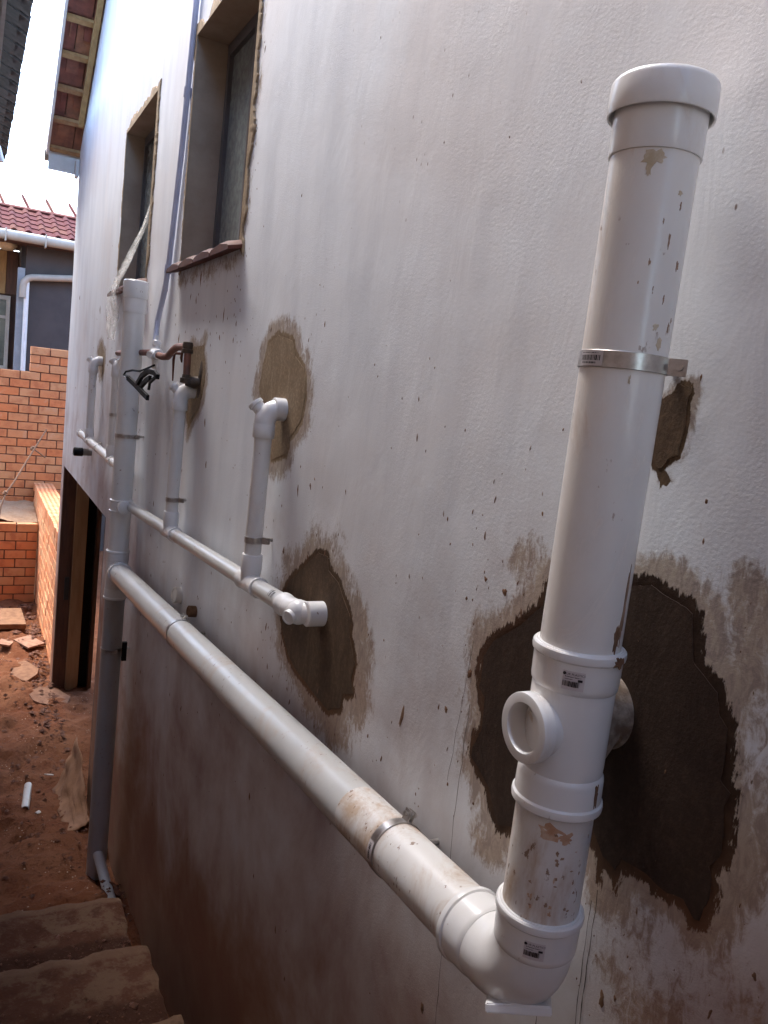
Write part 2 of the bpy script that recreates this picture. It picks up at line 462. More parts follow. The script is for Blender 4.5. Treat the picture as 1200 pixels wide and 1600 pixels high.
M['lamp_cream'] = simple('cream_lamp_cover', (0.62, 0.50, 0.32), rough=0.4)
M['stone'] = simple('dusty_stone', (0.19, 0.088, 0.046), (0.12, 0.05, 0.025), rough=0.9, scale=14, objrand=0.3, bstr=0.5)

# ------------------------------------------------------------------ ground
def smoothstep(t):
    t = min(1.0, max(0.0, t)); return t * t * (3 - 2 * t)
GP = [(-60, -1.42), (-1, -1.50), (0.0, -1.78), (1.0, -2.1), (3.2, -2.62), (3.5, -2.60), (4.2, -2.72), (5.5, -2.93), (8.0, -3.09), (9.0, -3.11), (200, -3.11)]
def ground_z(y):
    for (a, za), (b, zb) in zip(GP, GP[1:]):
        if y <= b: return za + (zb - za) * (y - a) / (b - a)
    return GP[-1][1]

def build_ground():
    xs = [-150, -40, -8, -3, -1.6] + [round(-1.4 + 0.05 * i, 3) for i in range(40)] + [0.8, 1.6, 3, 8, 40, 150]
    ys = [-60, -20, -6, -3, -1.5, 0, 1, 2, 2.8] + [round(3.2 + 0.05 * i, 3) for i in range(162)] + [11.6, 12.5, 14, 18, 30, 80, 200]
    V, F = [], []
    for y in ys:
        for x in xs:
            z = ground_z(y)
            if 3.2 < y < 11.2 and -1.4 < x < 0.6:
                amp = smoothstep((y - 3.2) / 0.6)
                n = mnoise.fractal(Vector((x * 2.2, y * 2.2, 3.1)), 0.9, 2.1, 5)
                n2 = mnoise.fractal(Vector((x * 9, y * 9, 7.7)), 0.8, 2.0, 4)
                z += amp * (0.075 * n + 0.032 * n2)
                if x > -0.12: z -= 0.02
            V.append((x, y, z))
    nx = len(xs)
    for j in range(len(ys) - 1):
        for i in range(nx - 1):
            F.append((j * nx + i, j * nx + i + 1, (j + 1) * nx + i + 1, (j + 1) * nx + i))
    o = link('ground', mesh(V, F, 60), M['soil'])
    tag(o, 'rough red soil ground in the passage beside the house', kind='structure')
build_ground()

# concrete steps going down beside the house (nearest step highest)
def build_steps():
    st = empty('steps', (-0.7, 2.0, -2.5)); tag(st, kind='structure')
    specs = [(2.80, 3.34, -2.30), (2.24, 2.80, -2.15), (1.68, 2.24, -2.0), (1.12, 1.68, -1.85), (0.56, 1.12, -1.70), (-1.2, 0.56, -1.55)]
    for i, (y0, y1, zt) in enumerate(specs):
        nx, ny = 46, 24
        xr = -0.125 + rng.uniform(-0.012, 0.012)
        V, F = [], []
        def P(a, b):
            x = -1.24 + (xr + 1.24) * a
            y = y0 - 0.04 + (y1 - y0 + 0.04) * b
            e = mnoise.fractal(Vector((x * 16, i * 5.0, 0.3)), 0.7, 2.0, 5) * 0.012 * smoothstep((b - 0.8) / 0.2)
            ex = mnoise.fractal(Vector((y * 16, i * 5.0, 9.3)), 0.7, 2.0, 5) * 0.009 * smoothstep((a - 0.9) / 0.1)
            z = zt + 0.012 * mnoise.fractal(Vector((x * 6, y * 6, i)), 0.9, 2.0, 5) - 0.008 * max(0, b - 0.96) / 0.04 - 0.008 * max(0, a - 0.98) / 0.02
            return Vector((x + ex, y + e - 0.05 * (x + 0.12) * 0.5, z))
        for b in range(ny + 1):
            for a in range(nx + 1): V.append(P(a / nx, b / ny))
        w = nx + 1
        for b in range(ny):
            for a in range(nx): F.append((b * w + a, b * w + a + 1, (b + 1) * w + a + 1, (b + 1) * w + a))
        # riser on the far edge and the side towards the wall
        base = len(V)
        for k in range(1, 5):
            for a in range(nx + 1):
                q = V[ny * w + a]
                V.append(Vector((q.x, q.y + 0.012 * mnoise.noise(Vector((q.x * 12, k * 2.0, i))), zt - 0.12 * k)))
        rows = [[ny * w + a for a in range(w)]] + [[base + k * w + a for a in range(w)] for k in range(4)]
        for r0, r1 in zip(rows, rows[1:]):
            for a in range(nx): F.append((r0[a], r0[a + 1], r1[a + 1], r1[a]))
        base = len(V)
        for k in range(1, 5):
            for b in range(ny + 1):
                q = V[b * w + nx]
                V.append(Vector((q.x + 0.010 * mnoise.noise(Vector((q.y * 12, k * 2.0, i + 20))), q.y, zt - 0.12 * k)))
        h = ny + 1
        rows = [[b * w + nx for b in range(h)]] + [[base + k * h + b for b in range(h)] for k in range(4)]
        for r0, r1 in zip(rows, rows[1:]):
            for b in range(ny): F.append((r0[b], r1[b], r1[b + 1], r0[b + 1]))
        me = mesh(V, F, 50)
        at = me.attributes.new('soil_shade', 'FLOAT', 'POINT')
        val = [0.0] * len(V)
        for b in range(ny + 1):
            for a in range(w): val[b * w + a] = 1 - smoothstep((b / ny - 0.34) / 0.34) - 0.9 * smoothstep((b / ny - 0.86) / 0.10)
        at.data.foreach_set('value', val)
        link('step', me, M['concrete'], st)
        bits = []
        for q in range(150):
            x = rng.uniform(-1.2, xr - 0.01); y = y0 + 0.16 + abs(rng.gauss(0, 0.07)) if rng.random() < 0.75 else rng.uniform(y0, y1 - 0.04)
            sz = rng.uniform(0.002, 0.008) * (1.9 if rng.random() < 0.07 else 1)
            cc = Vector((x, y - 0.025 * (x + 0.12), zt + 0.003))
            D = [Vector((1, 0, 0)), Vector((-1, 0, 0)), Vector((0, 1, 0)), Vector((0, -1, 0)), Vector((0, 0, 0.7)), Vector((0, 0, -0.7))]
            bits.append(([cc + d * sz * rng.uniform(.6, 1.5) for d in D], [(0, 2, 4), (2, 1, 4), (1, 3, 4), (3, 0, 4), (2, 0, 5), (1, 2, 5), (3, 1, 5), (0, 3, 5)]))
        gb = link('gravel', mesh(*join_vf(bits)), M['stone'], st); gb['kind'] = 'stuff'
build_steps()

# ------------------------------------------------------------------ the house with the white wall
W1 = (4.45, 5.38, 0.46, 1.41)      # far window opening y0 y1 z0 z1
W2 = (2.76, 3.64, 0.46, 1.41)      # near window
DOOR = (5.26, 7.90, -3.3, -0.95)
YE = 8.08                          # far corner of the house
YN = -7.0
EAVE = 1.86
RIDGE_Y = 2.6
def rake(y):
    return EAVE + (YE - y) * 0.73 if y > RIDGE_Y else EAVE + (YE - RIDGE_Y) * 0.73 - (RIDGE_Y - y) * 0.73 * (YE - RIDGE_Y) / (RIDGE_Y - YN)

PATCH = {
 'riser': [(2.385, 0.136), (2.295, 0.164), (2.162, 0.145), (2.13, 0.103), (2.057, 0.069), (2.032, 0.03), (2.018, -0.022), (2.032, -0.092), (2.079, -0.133), (2.106, -0.145), (2.123, -0.197), (2.251, -0.229), (2.315, -0.169), (2.374, -0.094), (2.436, -0.01), (2.413, 0.064)],
 'elbow': [(2.073, -0.57), (2.022, -0.509), (1.941, -0.458), (1.842, -0.391), (1.771, -0.386), (1.753, -0.42), (1.691, -0.433), (1.66, -0.458), (1.603, -0.496), (1.591, -0.545), (1.547, -0.596), (1.558, -0.642), (1.541, -0.679), (1.596, -0.704), (1.603, -0.738), (1.676, -0.777), (1.796, -0.77), (1.91, -0.757), (1.981, -0.735), (2.039, -0.69), (2.067, -0.634)],
 'tap': [(3.347, 0.118), (3.177, 0.125), (3.139, 0.143), (3.139, 0.099), (3.103, 0.055), (3.087, -0.018), (3.113, -0.074), (3.152, -0.136), (3.26, -0.19), (3.293, -0.24), (3.335, -0.164), (3.395, -0.088), (3.416, -0.025), (3.408, 0.051)],
 'far': [(5.964, 0.17), (5.772, 0.08), (5.759, -0.046), (5.875, -0.087), (6.027, 0.0), (6.123, 0.105)],
 'clip': [(0.757, 0.052), (0.752, 0.066), (0.74, 0.064), (0.726, 0.063), (0.723, 0.049), (0.726, 0.038), (0.723, 0.014), (0.724, -0.002), (0.727, -0.019), (0.728, -0.033), (0.744, -0.039), (0.753, -0.053), (0.764, -0.056), (0.776, -0.048), (0.79, -0.03), (0.79, -0.01), (0.788, 0.023), (0.782, 0.036)],
 'clip2': [(0.757, -0.059), (0.742, -0.055), (0.732, -0.06), (0.746, -0.069), (0.755, -0.074), (0.765, -0.068)],
 'left': [(0.958, -0.248), (0.961, -0.28), (1.003, -0.32), (1.071, -0.371), (1.095, -0.41), (1.097, -0.458), (1.098, -0.482), (1.079, -0.49), (1.072, -0.535), (1.09, -0.574), (1.09, -0.606), (1.059, -0.62), (1.029, -0.636), (1.009, -0.665), (0.978, -0.69), (0.909, -0.655), (0.829, -0.591), (0.839, -0.461), (0.873, -0.308), (0.909, -0.235)],
 'right': [(0.809, -0.209), (0.78, -0.196), (0.743, -0.185), (0.711, -0.192), (0.676, -0.198), (0.656, -0.212), (0.642, -0.268), (0.625, -0.275), (0.603, -0.289), (0.592, -0.316), (0.577, -0.329), (0.573, -0.365), (0.575, -0.391), (0.559, -0.401), (0.564, -0.426), (0.557, -0.46), (0.558, -0.49), (0.569, -0.506), (0.561, -0.518), (0.561, -0.544), (0.571, -0.582), (0.592, -0.592), (0.612, -0.578), (0.635, -0.586), (0.675, -0.583), (0.706, -0.588), (0.715, -0.605), (0.708, -0.638), (0.732, -0.608), (0.742, -0.607), (0.743, -0.638), (0.762, -0.599), (0.786, -0.575), (0.808, -0.514), (0.812, -0.394), (0.812, -0.281)],
}
WET = {'riser': 0.16, 'elbow': 0.62, 'tap': 0.12, 'far': 0.1, 'clip': 0.55, 'clip2': 0.55, 'left': 1.0, 'right': 1.0}
# extra rubbed zones without a core: (polygon, reach, strength)
SMEAR = [(PATCH['riser'], 0.10, 1.0), (PATCH['elbow'], 0.13, 1.0), (PATCH['tap'], 0.07, 1.0), (PATCH['far'], 0.10, 1.0), (PATCH['clip'], 0.02, 0.8), (PATCH['clip2'], 0.015, 0.8),
         (PATCH['left'], 0.085, 1.0), (PATCH['right'], 0.07, 1.0),
         ([(1.0, -0.19), (1.04, -0.25), (0.98, -0.30), (0.92, -0.22)], 0.05, 0.62),
         ([(0.62, -0.15), (0.55, -0.17), (0.51, -0.30), (0.53, -0.50), (0.545, -0.55), (0.57, -0.33)], 0.05, 0.75),
         ([(0.70, -0.62), (0.56, -0.60), (0.46, -0.66), (0.44, -0.80), (0.60, -0.86), (0.72, -0.76)], 0.10, 0.60),
         ([(1.08, -0.62), (1.02, -0.74), (0.96, -0.72), (0.98, -0.66)], 0.05, 0.8),
         ([(3.70, 0.44), (2.80, 0.44), (2.80, 0.40), (3.70, 0.40)], 0.07, 0.62), ([(5.3, 0.44), (4.5, 0.44), (4.5, 0.40), (5.3, 0.40)], 0.07, 0.55), ([(2.745, 1.4), (2.745, 0.42), (2.70, 0.5), (2.70, 1.3)], 0.05, 0.5),
         ([(1.95, -0.76), (1.75, -0.82), (1.56, -0.80), (1.62, -0.74)], 0.07, 0.65)]

def seg_dist(P, poly):
    """signed distance of points P (n,2) to a polygon, negative inside"""
    A = np.array(poly); B = np.roll(A, -1, 0)
    best = np.full(len(P), 1e9); inside = np.zeros(len(P), bool)
    for a, b in zip(A, B):
        ab = b - a; t = np.clip(((P - a) @ ab) / (ab @ ab + 1e-12), 0, 1)
        best = np.minimum(best, np.linalg.norm(P - (a + t[:, None] * ab), axis=1))
        c = ((a[1] > P[:, 1]) != (b[1] > P[:, 1]))
        xi = (b[0] - a[0]) * (P[:, 1] - a[1]) / (b[1] - a[1] + 1e-12) + a[0]
        inside ^= c & (P[:, 0] < xi)
    return np.where(inside, -best, best)

def wx(y, z):
    return 0.0028 * mnoise.noise(Vector((y * 1.3, z * 1.3, 0))) + 0.0008 * mnoise.noise(Vector((y * 9, z * 9, 4)))

house = empty('house', (0, 4, -3.1), 'white plastered house wall with mortar patches and two windows, along right side', 'house')

def axis_lines(stops, steps, extra):
    out = []
    for (a, b), s in zip(zip(stops, stops[1:]), steps):
        out += list(np.arange(a, b - 1e-6, s))
    out.append(stops[-1])
    out = [v for v in out if all(abs(v - e) > 0.004 for e in extra)] + list(extra)
    return sorted(out)

def build_wall():
    ys = axis_lines([YN, -1.0, 0.35, 1.4, 2.7, 6.4, YE], [0.5, 0.06, 0.009, 0.014, 0.03, 0.06], [W1[0], W1[1], W2[0], W2[1], DOOR[0], DOOR[1]])
    zs = axis_lines([-3.4, -1.4, 0.42, EAVE], [0.04, 0.0125, 0.04], [W1[2], W1[3], DOOR[3]])
    top = [i / 10 for i in range(1, 11)]
    V = []
    for y in ys:
        for z in zs: V.append((0.0, y, z))
        for s in top: V.append((0.0, y, EAVE + s * (rake(y) - EAVE)))
    nz = len(zs) + len(top)
    def hole(y, z):
        for (a, b, c, d) in (W1, W2, DOOR):
            if a < y < b and c < z < d: return True
        return False
    F = []
    for i in range(len(ys) - 1):
        for j in range(nz - 1):
            a, b = V[i * nz + j], V[(i + 1) * nz + j + 1]
            if hole((a[1] + b[1]) / 2, (a[2] + b[2]) / 2): continue
            if i == len(ys) - 2 and j >= len(zs) - 1: 
                F.append((i * nz + j, i * nz + j + 1, (i + 1) * nz + j)); continue
            F.append((i * nz + j, i * nz + j + 1, (i + 1) * nz + j + 1, (i + 1) * nz + j))
    P = np.array([(v[1], v[2]) for v in V])
    sm = np.zeros(len(P))
    for poly, reach, k in SMEAR:
        pa = np.array(poly); lo, hi = pa.min(0) - reach, pa.max(0) + reach
        idx = np.where(((P > lo) & (P < hi)).all(1))[0]
        if len(idx) == 0: continue
        d = seg_dist(P[idx], poly)
        sm[idx] = np.maximum(sm[idx], k * np.clip(1 - d / reach, 0, 1))
    core = np.zeros(len(P)); wetv = np.zeros(len(P)); near_d = np.full(len(P), 1e9)
    for nm, poly in PATCH.items():
        d = seg_dist(P, poly); sc = 0.045 if nm not in ('clip', 'clip2') else 0.014
        core = np.maximum(core, np.clip(0.5 - d / sc, 0, 1.3))
        upd = d < near_d; near_d[upd] = d[upd]; wetv[upd] = WET[nm]
    ag = np.array([(p[1] - ground_z(p[0])) * (0.62 if p[0] > 5.0 else 1.0 - 0.38 * max(0, (p[0] - 3.5) / 1.5)) for p in P])
    # hand-trowelled plaster is never flat
    X = np.array([wx(v[1], v[2]) for v in V])
    edge = np.ones(len(P))
    for (a, b, c, d) in (W1, W2, DOOR):
        dd = seg_dist(P, [(a, c), (b, c), (b, d), (a, d)])
        edge = np.minimum(edge, np.clip(dd / 0.1, 0, 1))
    for poly in PATCH.values():
        pa = np.array(poly); idx = np.where(((P > pa.min(0)) & (P < pa.max(0))).all(1))[0]
        if len(idx): X[idx] += 0.006 * np.clip((-seg_dist(P[idx], poly) - 0.022) / 0.012, 0, 1)
    V = [(X[i] * edge[i], v[1], v[2]) for i, v in enumerate(V)]
    me = mesh(V, F, 60)
    for nm, arr in (('smear', sm), ('above_ground', ag), ('core', core), ('wet', wetv)):
        at = me.attributes.new(nm, 'FLOAT', 'POINT'); at.data.foreach_set('value', arr.astype(np.float32))
    return link('wall', me, M['wall'], house)
wall = build_wall()

# the rest of the shell, so that the house is a closed volume
def shell():
    T = 0.22
    parts = []
    zr = rake(RIDGE_Y)
    # far end wall with an open bay behind the corner pier
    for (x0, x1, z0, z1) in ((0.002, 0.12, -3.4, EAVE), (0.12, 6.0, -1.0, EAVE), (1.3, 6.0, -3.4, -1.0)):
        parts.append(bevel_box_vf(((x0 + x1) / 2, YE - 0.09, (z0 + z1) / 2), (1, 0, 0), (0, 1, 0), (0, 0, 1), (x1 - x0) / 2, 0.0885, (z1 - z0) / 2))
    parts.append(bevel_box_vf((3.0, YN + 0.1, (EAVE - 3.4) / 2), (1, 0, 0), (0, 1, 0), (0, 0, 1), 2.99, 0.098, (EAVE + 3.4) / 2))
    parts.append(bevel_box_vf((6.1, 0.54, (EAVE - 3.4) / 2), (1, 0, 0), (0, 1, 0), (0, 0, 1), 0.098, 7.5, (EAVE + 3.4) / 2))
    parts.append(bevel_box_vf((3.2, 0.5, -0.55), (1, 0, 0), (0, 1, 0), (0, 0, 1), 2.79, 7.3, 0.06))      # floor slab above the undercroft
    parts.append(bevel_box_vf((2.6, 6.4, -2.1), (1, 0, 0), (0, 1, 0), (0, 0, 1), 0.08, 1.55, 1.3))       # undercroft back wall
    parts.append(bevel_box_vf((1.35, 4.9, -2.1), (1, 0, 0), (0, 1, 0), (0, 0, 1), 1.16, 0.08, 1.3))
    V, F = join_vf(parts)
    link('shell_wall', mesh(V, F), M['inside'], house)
    # inner skin behind the plaster that keeps daylight out of the rooms
    parts = []
    def sk(y0, y1, z0, z1):
        parts.append(bevel_box_vf((T / 2 + 0.012, (y0 + y1) / 2, (z0 + z1) / 2), (1, 0, 0), (0, 1, 0), (0, 0, 1), T / 2, (y1 - y0) / 2, (z1 - z0) / 2))
    e = 0.02
    sk(YN + 0.2, W2[0] - e, -3.4, 3.6); sk(W2[1] + e, W1[0] - e, -0.5, 3.6); sk(W1[1] + e, YE - 0.2, -0.5, 2.0)
    sk(W2[0] - e, W2[1] + e, W2[3] + e, 3.6); sk(W1[0] - e, W1[1] + e, W1[3] + e, 3.4)
    sk(W2[0] - e, W2[1] + e, -0.5, W2[2] - e); sk(W1[0] - e, W1[1] + e, -0.5, W1[2] - e)
    sk(W2[0] - e, DOOR[0] - e, -3.4, -0.501); sk(DOOR[0] - e, YE - 0.2, DOOR[3] + e, -0.502)
    V, F = join_vf(parts)
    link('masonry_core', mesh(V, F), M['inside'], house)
shell()

# patches of fresh mortar: thin, ragged, slightly domed
def ragged(poly, amp, seed, step=0.004, freq=22.0):
    pts = []
    n = len(poly)
    for i in range(n):
        a, b = Vector((*poly[i], 0)), Vector((*poly[(i + 1) % n], 0))
        L = (b - a).length; k = max(1, int(L / step))
        for j in range(k):
            p = a.lerp(b, j / k)
            pts.append(p)
    out = []
    for i, p in enumerate(pts):
        t = (pts[(i + 1) % len(pts)] - pts[i - 1]).normalized(); nrm = Vector((t.y, -t.x, 0))
        f = mnoise.fractal(Vector((p.x * freq * 0.35, p.y * freq * 0.35, seed)), 0.9, 2.0, 2) + 0.55 * mnoise.fractal(Vector((p.x * freq * 3, p.y * freq * 3, seed + 9)), 0.6, 2.1, 4) * (0.3 + abs(mnoise.noise(Vector((p.x * 14, p.y * 14, seed + 3)))) * 2.2)
        out.append(p + nrm * f * amp)
    return out

def inset(poly, amt):
    n = len(poly); area = sum(poly[i][0] * poly[(i + 1) % n][1] - poly[(i + 1) % n][0] * poly[i][1] for i in range(n))
    sg = 1 if area > 0 else -1
    out = []
    for i in range(n):
        a, b, c = Vector(poly[i - 1]), Vector(poly[i]), Vector(poly[(i + 1) % n])
        t = (c - a).normalized(); nrm = Vector((-t.y, t.x)) * sg
        q = b + nrm * amt
        out.append((q.x, q.y))
    return out
PM = {}
def patch(name, key, seed, step=0.004, lab=None):
    w = WET[key]
    if w not in PM: PM[w] = make_mortar('patch_mortar', w)
    P_ = inset(PATCH[key], 0.016 if 'clip' not in key else 0.006)
    d = seg_dist(np.array(P_), PATCH[key])
    P_ = [p for p, q in zip(P_, d) if q < -0.004]
    o = ragged(P_, 0.003, seed, step)
    bm = bmesh.new()
    vi = [bm.verts.new((wx(p.x, p.y) - 0.0008, p.x, p.y)) for p in o]
    vo = [bm.verts.new((wx(p.x, p.y) + 0.004, p.x, p.y)) for p in o]
    n = len(o)
    for i in range(n): bm.faces.new((vo[i], vo[(i + 1) % n], vi[(i + 1) % n], vi[i]))
    es = [bm.edges.get((vi[i], vi[(i + 1) % n])) for i in range(n)]
    bmesh.ops.triangle_fill(bm, edges=[e for e in es if e], use_beauty=True)
    bmesh.ops.recalc_face_normals(bm, faces=bm.faces)
    me = bpy.data.meshes.new('m'); bm.to_mesh(me); bm.free()
    ob = link(name, me, PM[w], wall)
    if lab: ob['label'] = lab
    return ob
patch('mortar_patch', 'riser', 1.0, lab='tan mortar patch behind the short waste pipe elbow')
patch('mortar_patch', 'elbow', 2.0, lab='dark mortar patch behind the end elbow of the thin pipe')
patch('mortar_patch', 'tap', 3.0)
patch('mortar_patch', 'far', 4.0)
patch('mortar_patch', 'clip', 5.0, 0.003, 'rough brown patch right of the nearest pipe below its clip')
patch('mortar_patch', 'left', 7.0, 0.004, 'wet dark mortar patch left of the nearest pipe tee')
patch('mortar_patch', 'right', 8.0, 0.004, 'large wet dark mortar patch right of the nearest pipe tee')

# mud flecks
FLECK = [(1.329, -0.631, 0.013, 0.0311), (1.109, -0.147, 0.0041, 0.0131), (1.174, -0.55, 0.0133, 0.0094), (2.021, -0.271, 0.0087, 0.0244), (0.71, -0.778, 0.011, 0.0194), (1.125, -1.125, 0.0136, 0.0169), (3.043, -0.168, 0.0122, 0.0293), (1.414, 0.007, 0.0048, 0.0077), (1.229, -0.04, 0.0044, 0.0046), (1.23, -0.251, 0.0044, 0.0071), (1.115, -0.46, 0.0127, 0.0135), (0.679, -0.079, 0.0078, 0.0047), (0.504, -0.588, 0.0063, 0.0086), (1.612, 0.047, 0.0035, 0.0057), (1.634, 0.072, 0.0036, 0.0057), (2.163, -1.24, 0.0122, 0.0195), (1.714, -0.228, 0.0038, 0.0122), (1.39, 0.088, 0.0031, 0.0063), (1.366, 0.07, 0.0031, 0.005), (1.507, -0.102, 0.0034, 0.0068), (1.349, -0.257, 0.0032, 0.0051), (1.14, -0.18, 0.0028, 0.0045), (1.055, -0.673, 0.0056, 0.0067), (1.138, -0.68, 0.0058, 0.0082), (3.327, 0.303, 0.0097, 0.0259), (2.903, 0.235, 0.0086, 0.0414), (0.718, 0.07, 0.004, 0.0079), (1.75, -0.38, 0.0059, 0.0094), (2.086, -0.458, 0.0113, 0.0181), (1.906, -0.432, 0.0084, 0.0118), (1.441, -0.506, 0.0051, 0.0054), (1.462, -0.731, 0.007, 0.0084), (1.106, -0.286, 0.011, 0.0077), (1.047, -0.293, 0.0133, 0.0106), (0.688, -0.761, 0.0065, 0.0069), (1.155, -0.334, 0.0071, 0.0069), (1.241, -0.752, 0.0047, 0.0062), (2.132, -0.334, 0.0046, 0.0091), (0.8, 0.025, 0.0021, 0.0034)]
def fleck_vf(y, z, a, b, seed):
    n = 14
    V = [Vector((wx(y, z) - 0.001 - 0.16 * min(a, b), y, z))]; F = []
    lean = rng.uniform(-0.3, 0.3)
    for k in range(n):
        th = 2 * math.pi * k / n
        r = 1 + 0.75 * mnoise.noise(Vector((math.cos(th) * 1.4, math.sin(th) * 1.4, seed)))
        dy, dz = math.cos(th) * a * 0.8 * r, math.sin(th) * b * r
        V.append(Vector((wx(y, z) + 0.0012, y + dy + lean * dz, z + dz)))
        F.append((0, 1 + (k + 1) % n, 1 + k))
    return V, F
small = []
for i, (y, z, a, b) in enumerate(FLECK):
    vf = fleck_vf(y, z, a * 0.85, b * 0.9, i * 3.3)
    if max(a, b) > 0.0125: link('mud_splash', mesh(*vf, 50), M['mud'], wall)
    else: small.append(vf)
for i in range(560):
    c = rng.choice([(2.1, -0.3, 0.25, 0.2), (1.8, -0.75, 0.25, 0.09), (1.0, -0.25, 0.12, 0.14), (2.9, 0.25, 0.5, 0.12), (1.3, -0.4, 0.5, 0.5), (3.3, -0.6, 0.8, 0.5), (0.5, -0.5, 0.12, 0.25), (1.5, -0.7, 0.5, 0.12), (2.5, -1.2, 1.2, 0.4), (5.5, 0.0, 1.2, 0.5), (2.72, 0.7, 0.03, 0.35), (0.6, -0.75, 0.2, 0.12)])
    y, z = rng.gauss(c[0], c[2]), rng.gauss(c[1], c[3])
    if y < 0.3 or z > 1.3 or (DOOR[0] - 0.05 < y < DOOR[1] + 0.05 and z < DOOR[3] + 0.05) or y > 7.9: continue
    if any(w[0] - .05 < y < w[1] + .05 and w[2] - .05 < z < w[3] + .05 for w in (W1, W2)): continue
    s = rng.uniform(0.0012, 0.0034) * (0.6 + 0.45 * y) * (1.0 if rng.random() < 0.82 else 2.1)
    small.append(fleck_vf(y, z, s * 0.7, s * rng.uniform(0.9, 2.4), i * 1.7 + 200))
o = link('mud_specks', mesh(*join_vf(small), 50), M['mud'], wall); o['kind'] = 'stuff'

# hairline cracks
def crack(pts, w):
    V, F = [], []
    pp = []
    for (a, b) in zip(pts, pts[1:]):
        for k in range(14): pp.append((a[0] + (b[0] - a[0]) * k / 14, a[1] + (b[1] - a[1]) * k / 14))
    pp.append(pts[-1])
    for i, (y, z) in enumerate(pp):
        y += 0.0035 * mnoise.noise(Vector((z * 25, pts[0][0] * 9, 1)))
        ww = w * (0.35 + 0.9 * abs(mnoise.noise(Vector((z * 40, 3, pts[0][0])))))
        x = wx(y, z) - 0.0006
        V += [(x, y - ww, z), (x, y + ww, z)]
        if i: F.append((2 * i - 2, 2 * i - 1, 2 * i + 1, 2 * i))
    link('crack', mesh(V, F), M['crack'], wall)
crack([(1.103, -0.512), (1.104, -0.73), (1.078, -1.12)], 0.0012)
crack([(0.747, -0.639), (0.741, -0.843), (0.737, -1.0)], 0.0013)
crack([(0.756, -0.66), (0.748, -0.9)], 0.0009)
crack([(0.83, -0.80), (0.82, -1.0)], 0.0011)
crack([(1.115, -0.40), (1.14, -0.674)], 0.0010)

# windows ---------------------------------------------------------
def irregular_band(y0, y1, z0, z1, w, seed):
    """raw mortar band round an opening with a ragged outer edge"""
    V, F = [], []
    per = []
    def side(a, b, n): 
        for k in range(n): per.append((a[0] + (b[0] - a[0]) * k / n, a[1] + (b[1] - a[1]) * k / n))
    side((y0, z0), (y1, z0), 130); side((y1, z0), (y1, z1), 130); side((y1, z1), (y0, z1), 130); side((y0, z1), (y0, z0), 130)
    cy, cz = (y0 + y1) / 2, (z0 + z1) / 2
    for (y, z) in per:
        dy = (1 if y > y1 - 1e-6 else -1 if y < y0 + 1e-6 else 0); dz = (1 if z > z1 - 1e-6 else -1 if z < z0 + 1e-6 else 0)
        ww = w * (0.85 + 0.85 * mnoise.fractal(Vector((y * 7, z * 7, seed)), 0.7, 2.0, 6))
        if dz > 0: ww *= 1.25
        if dz < 0 and not dy: ww *= 0.15
        ww = max(0.006, ww)
        V.append((-0.009, y, z)); V.append((-0.007, y + dy * ww * 0.85, z + dz * ww * 0.85)); V.append((0.004, y + dy * ww, z + dz * ww))
    n = len(per)
    for i in range(n):
        j = (i + 1) % n
        F.append((3 * i, 3 * j, 3 * j + 1, 3 * i + 1)); F.append((3 * i + 1, 3 * j + 1, 3 * j + 2, 3 * i + 2))
    return mesh(V, F, 50)

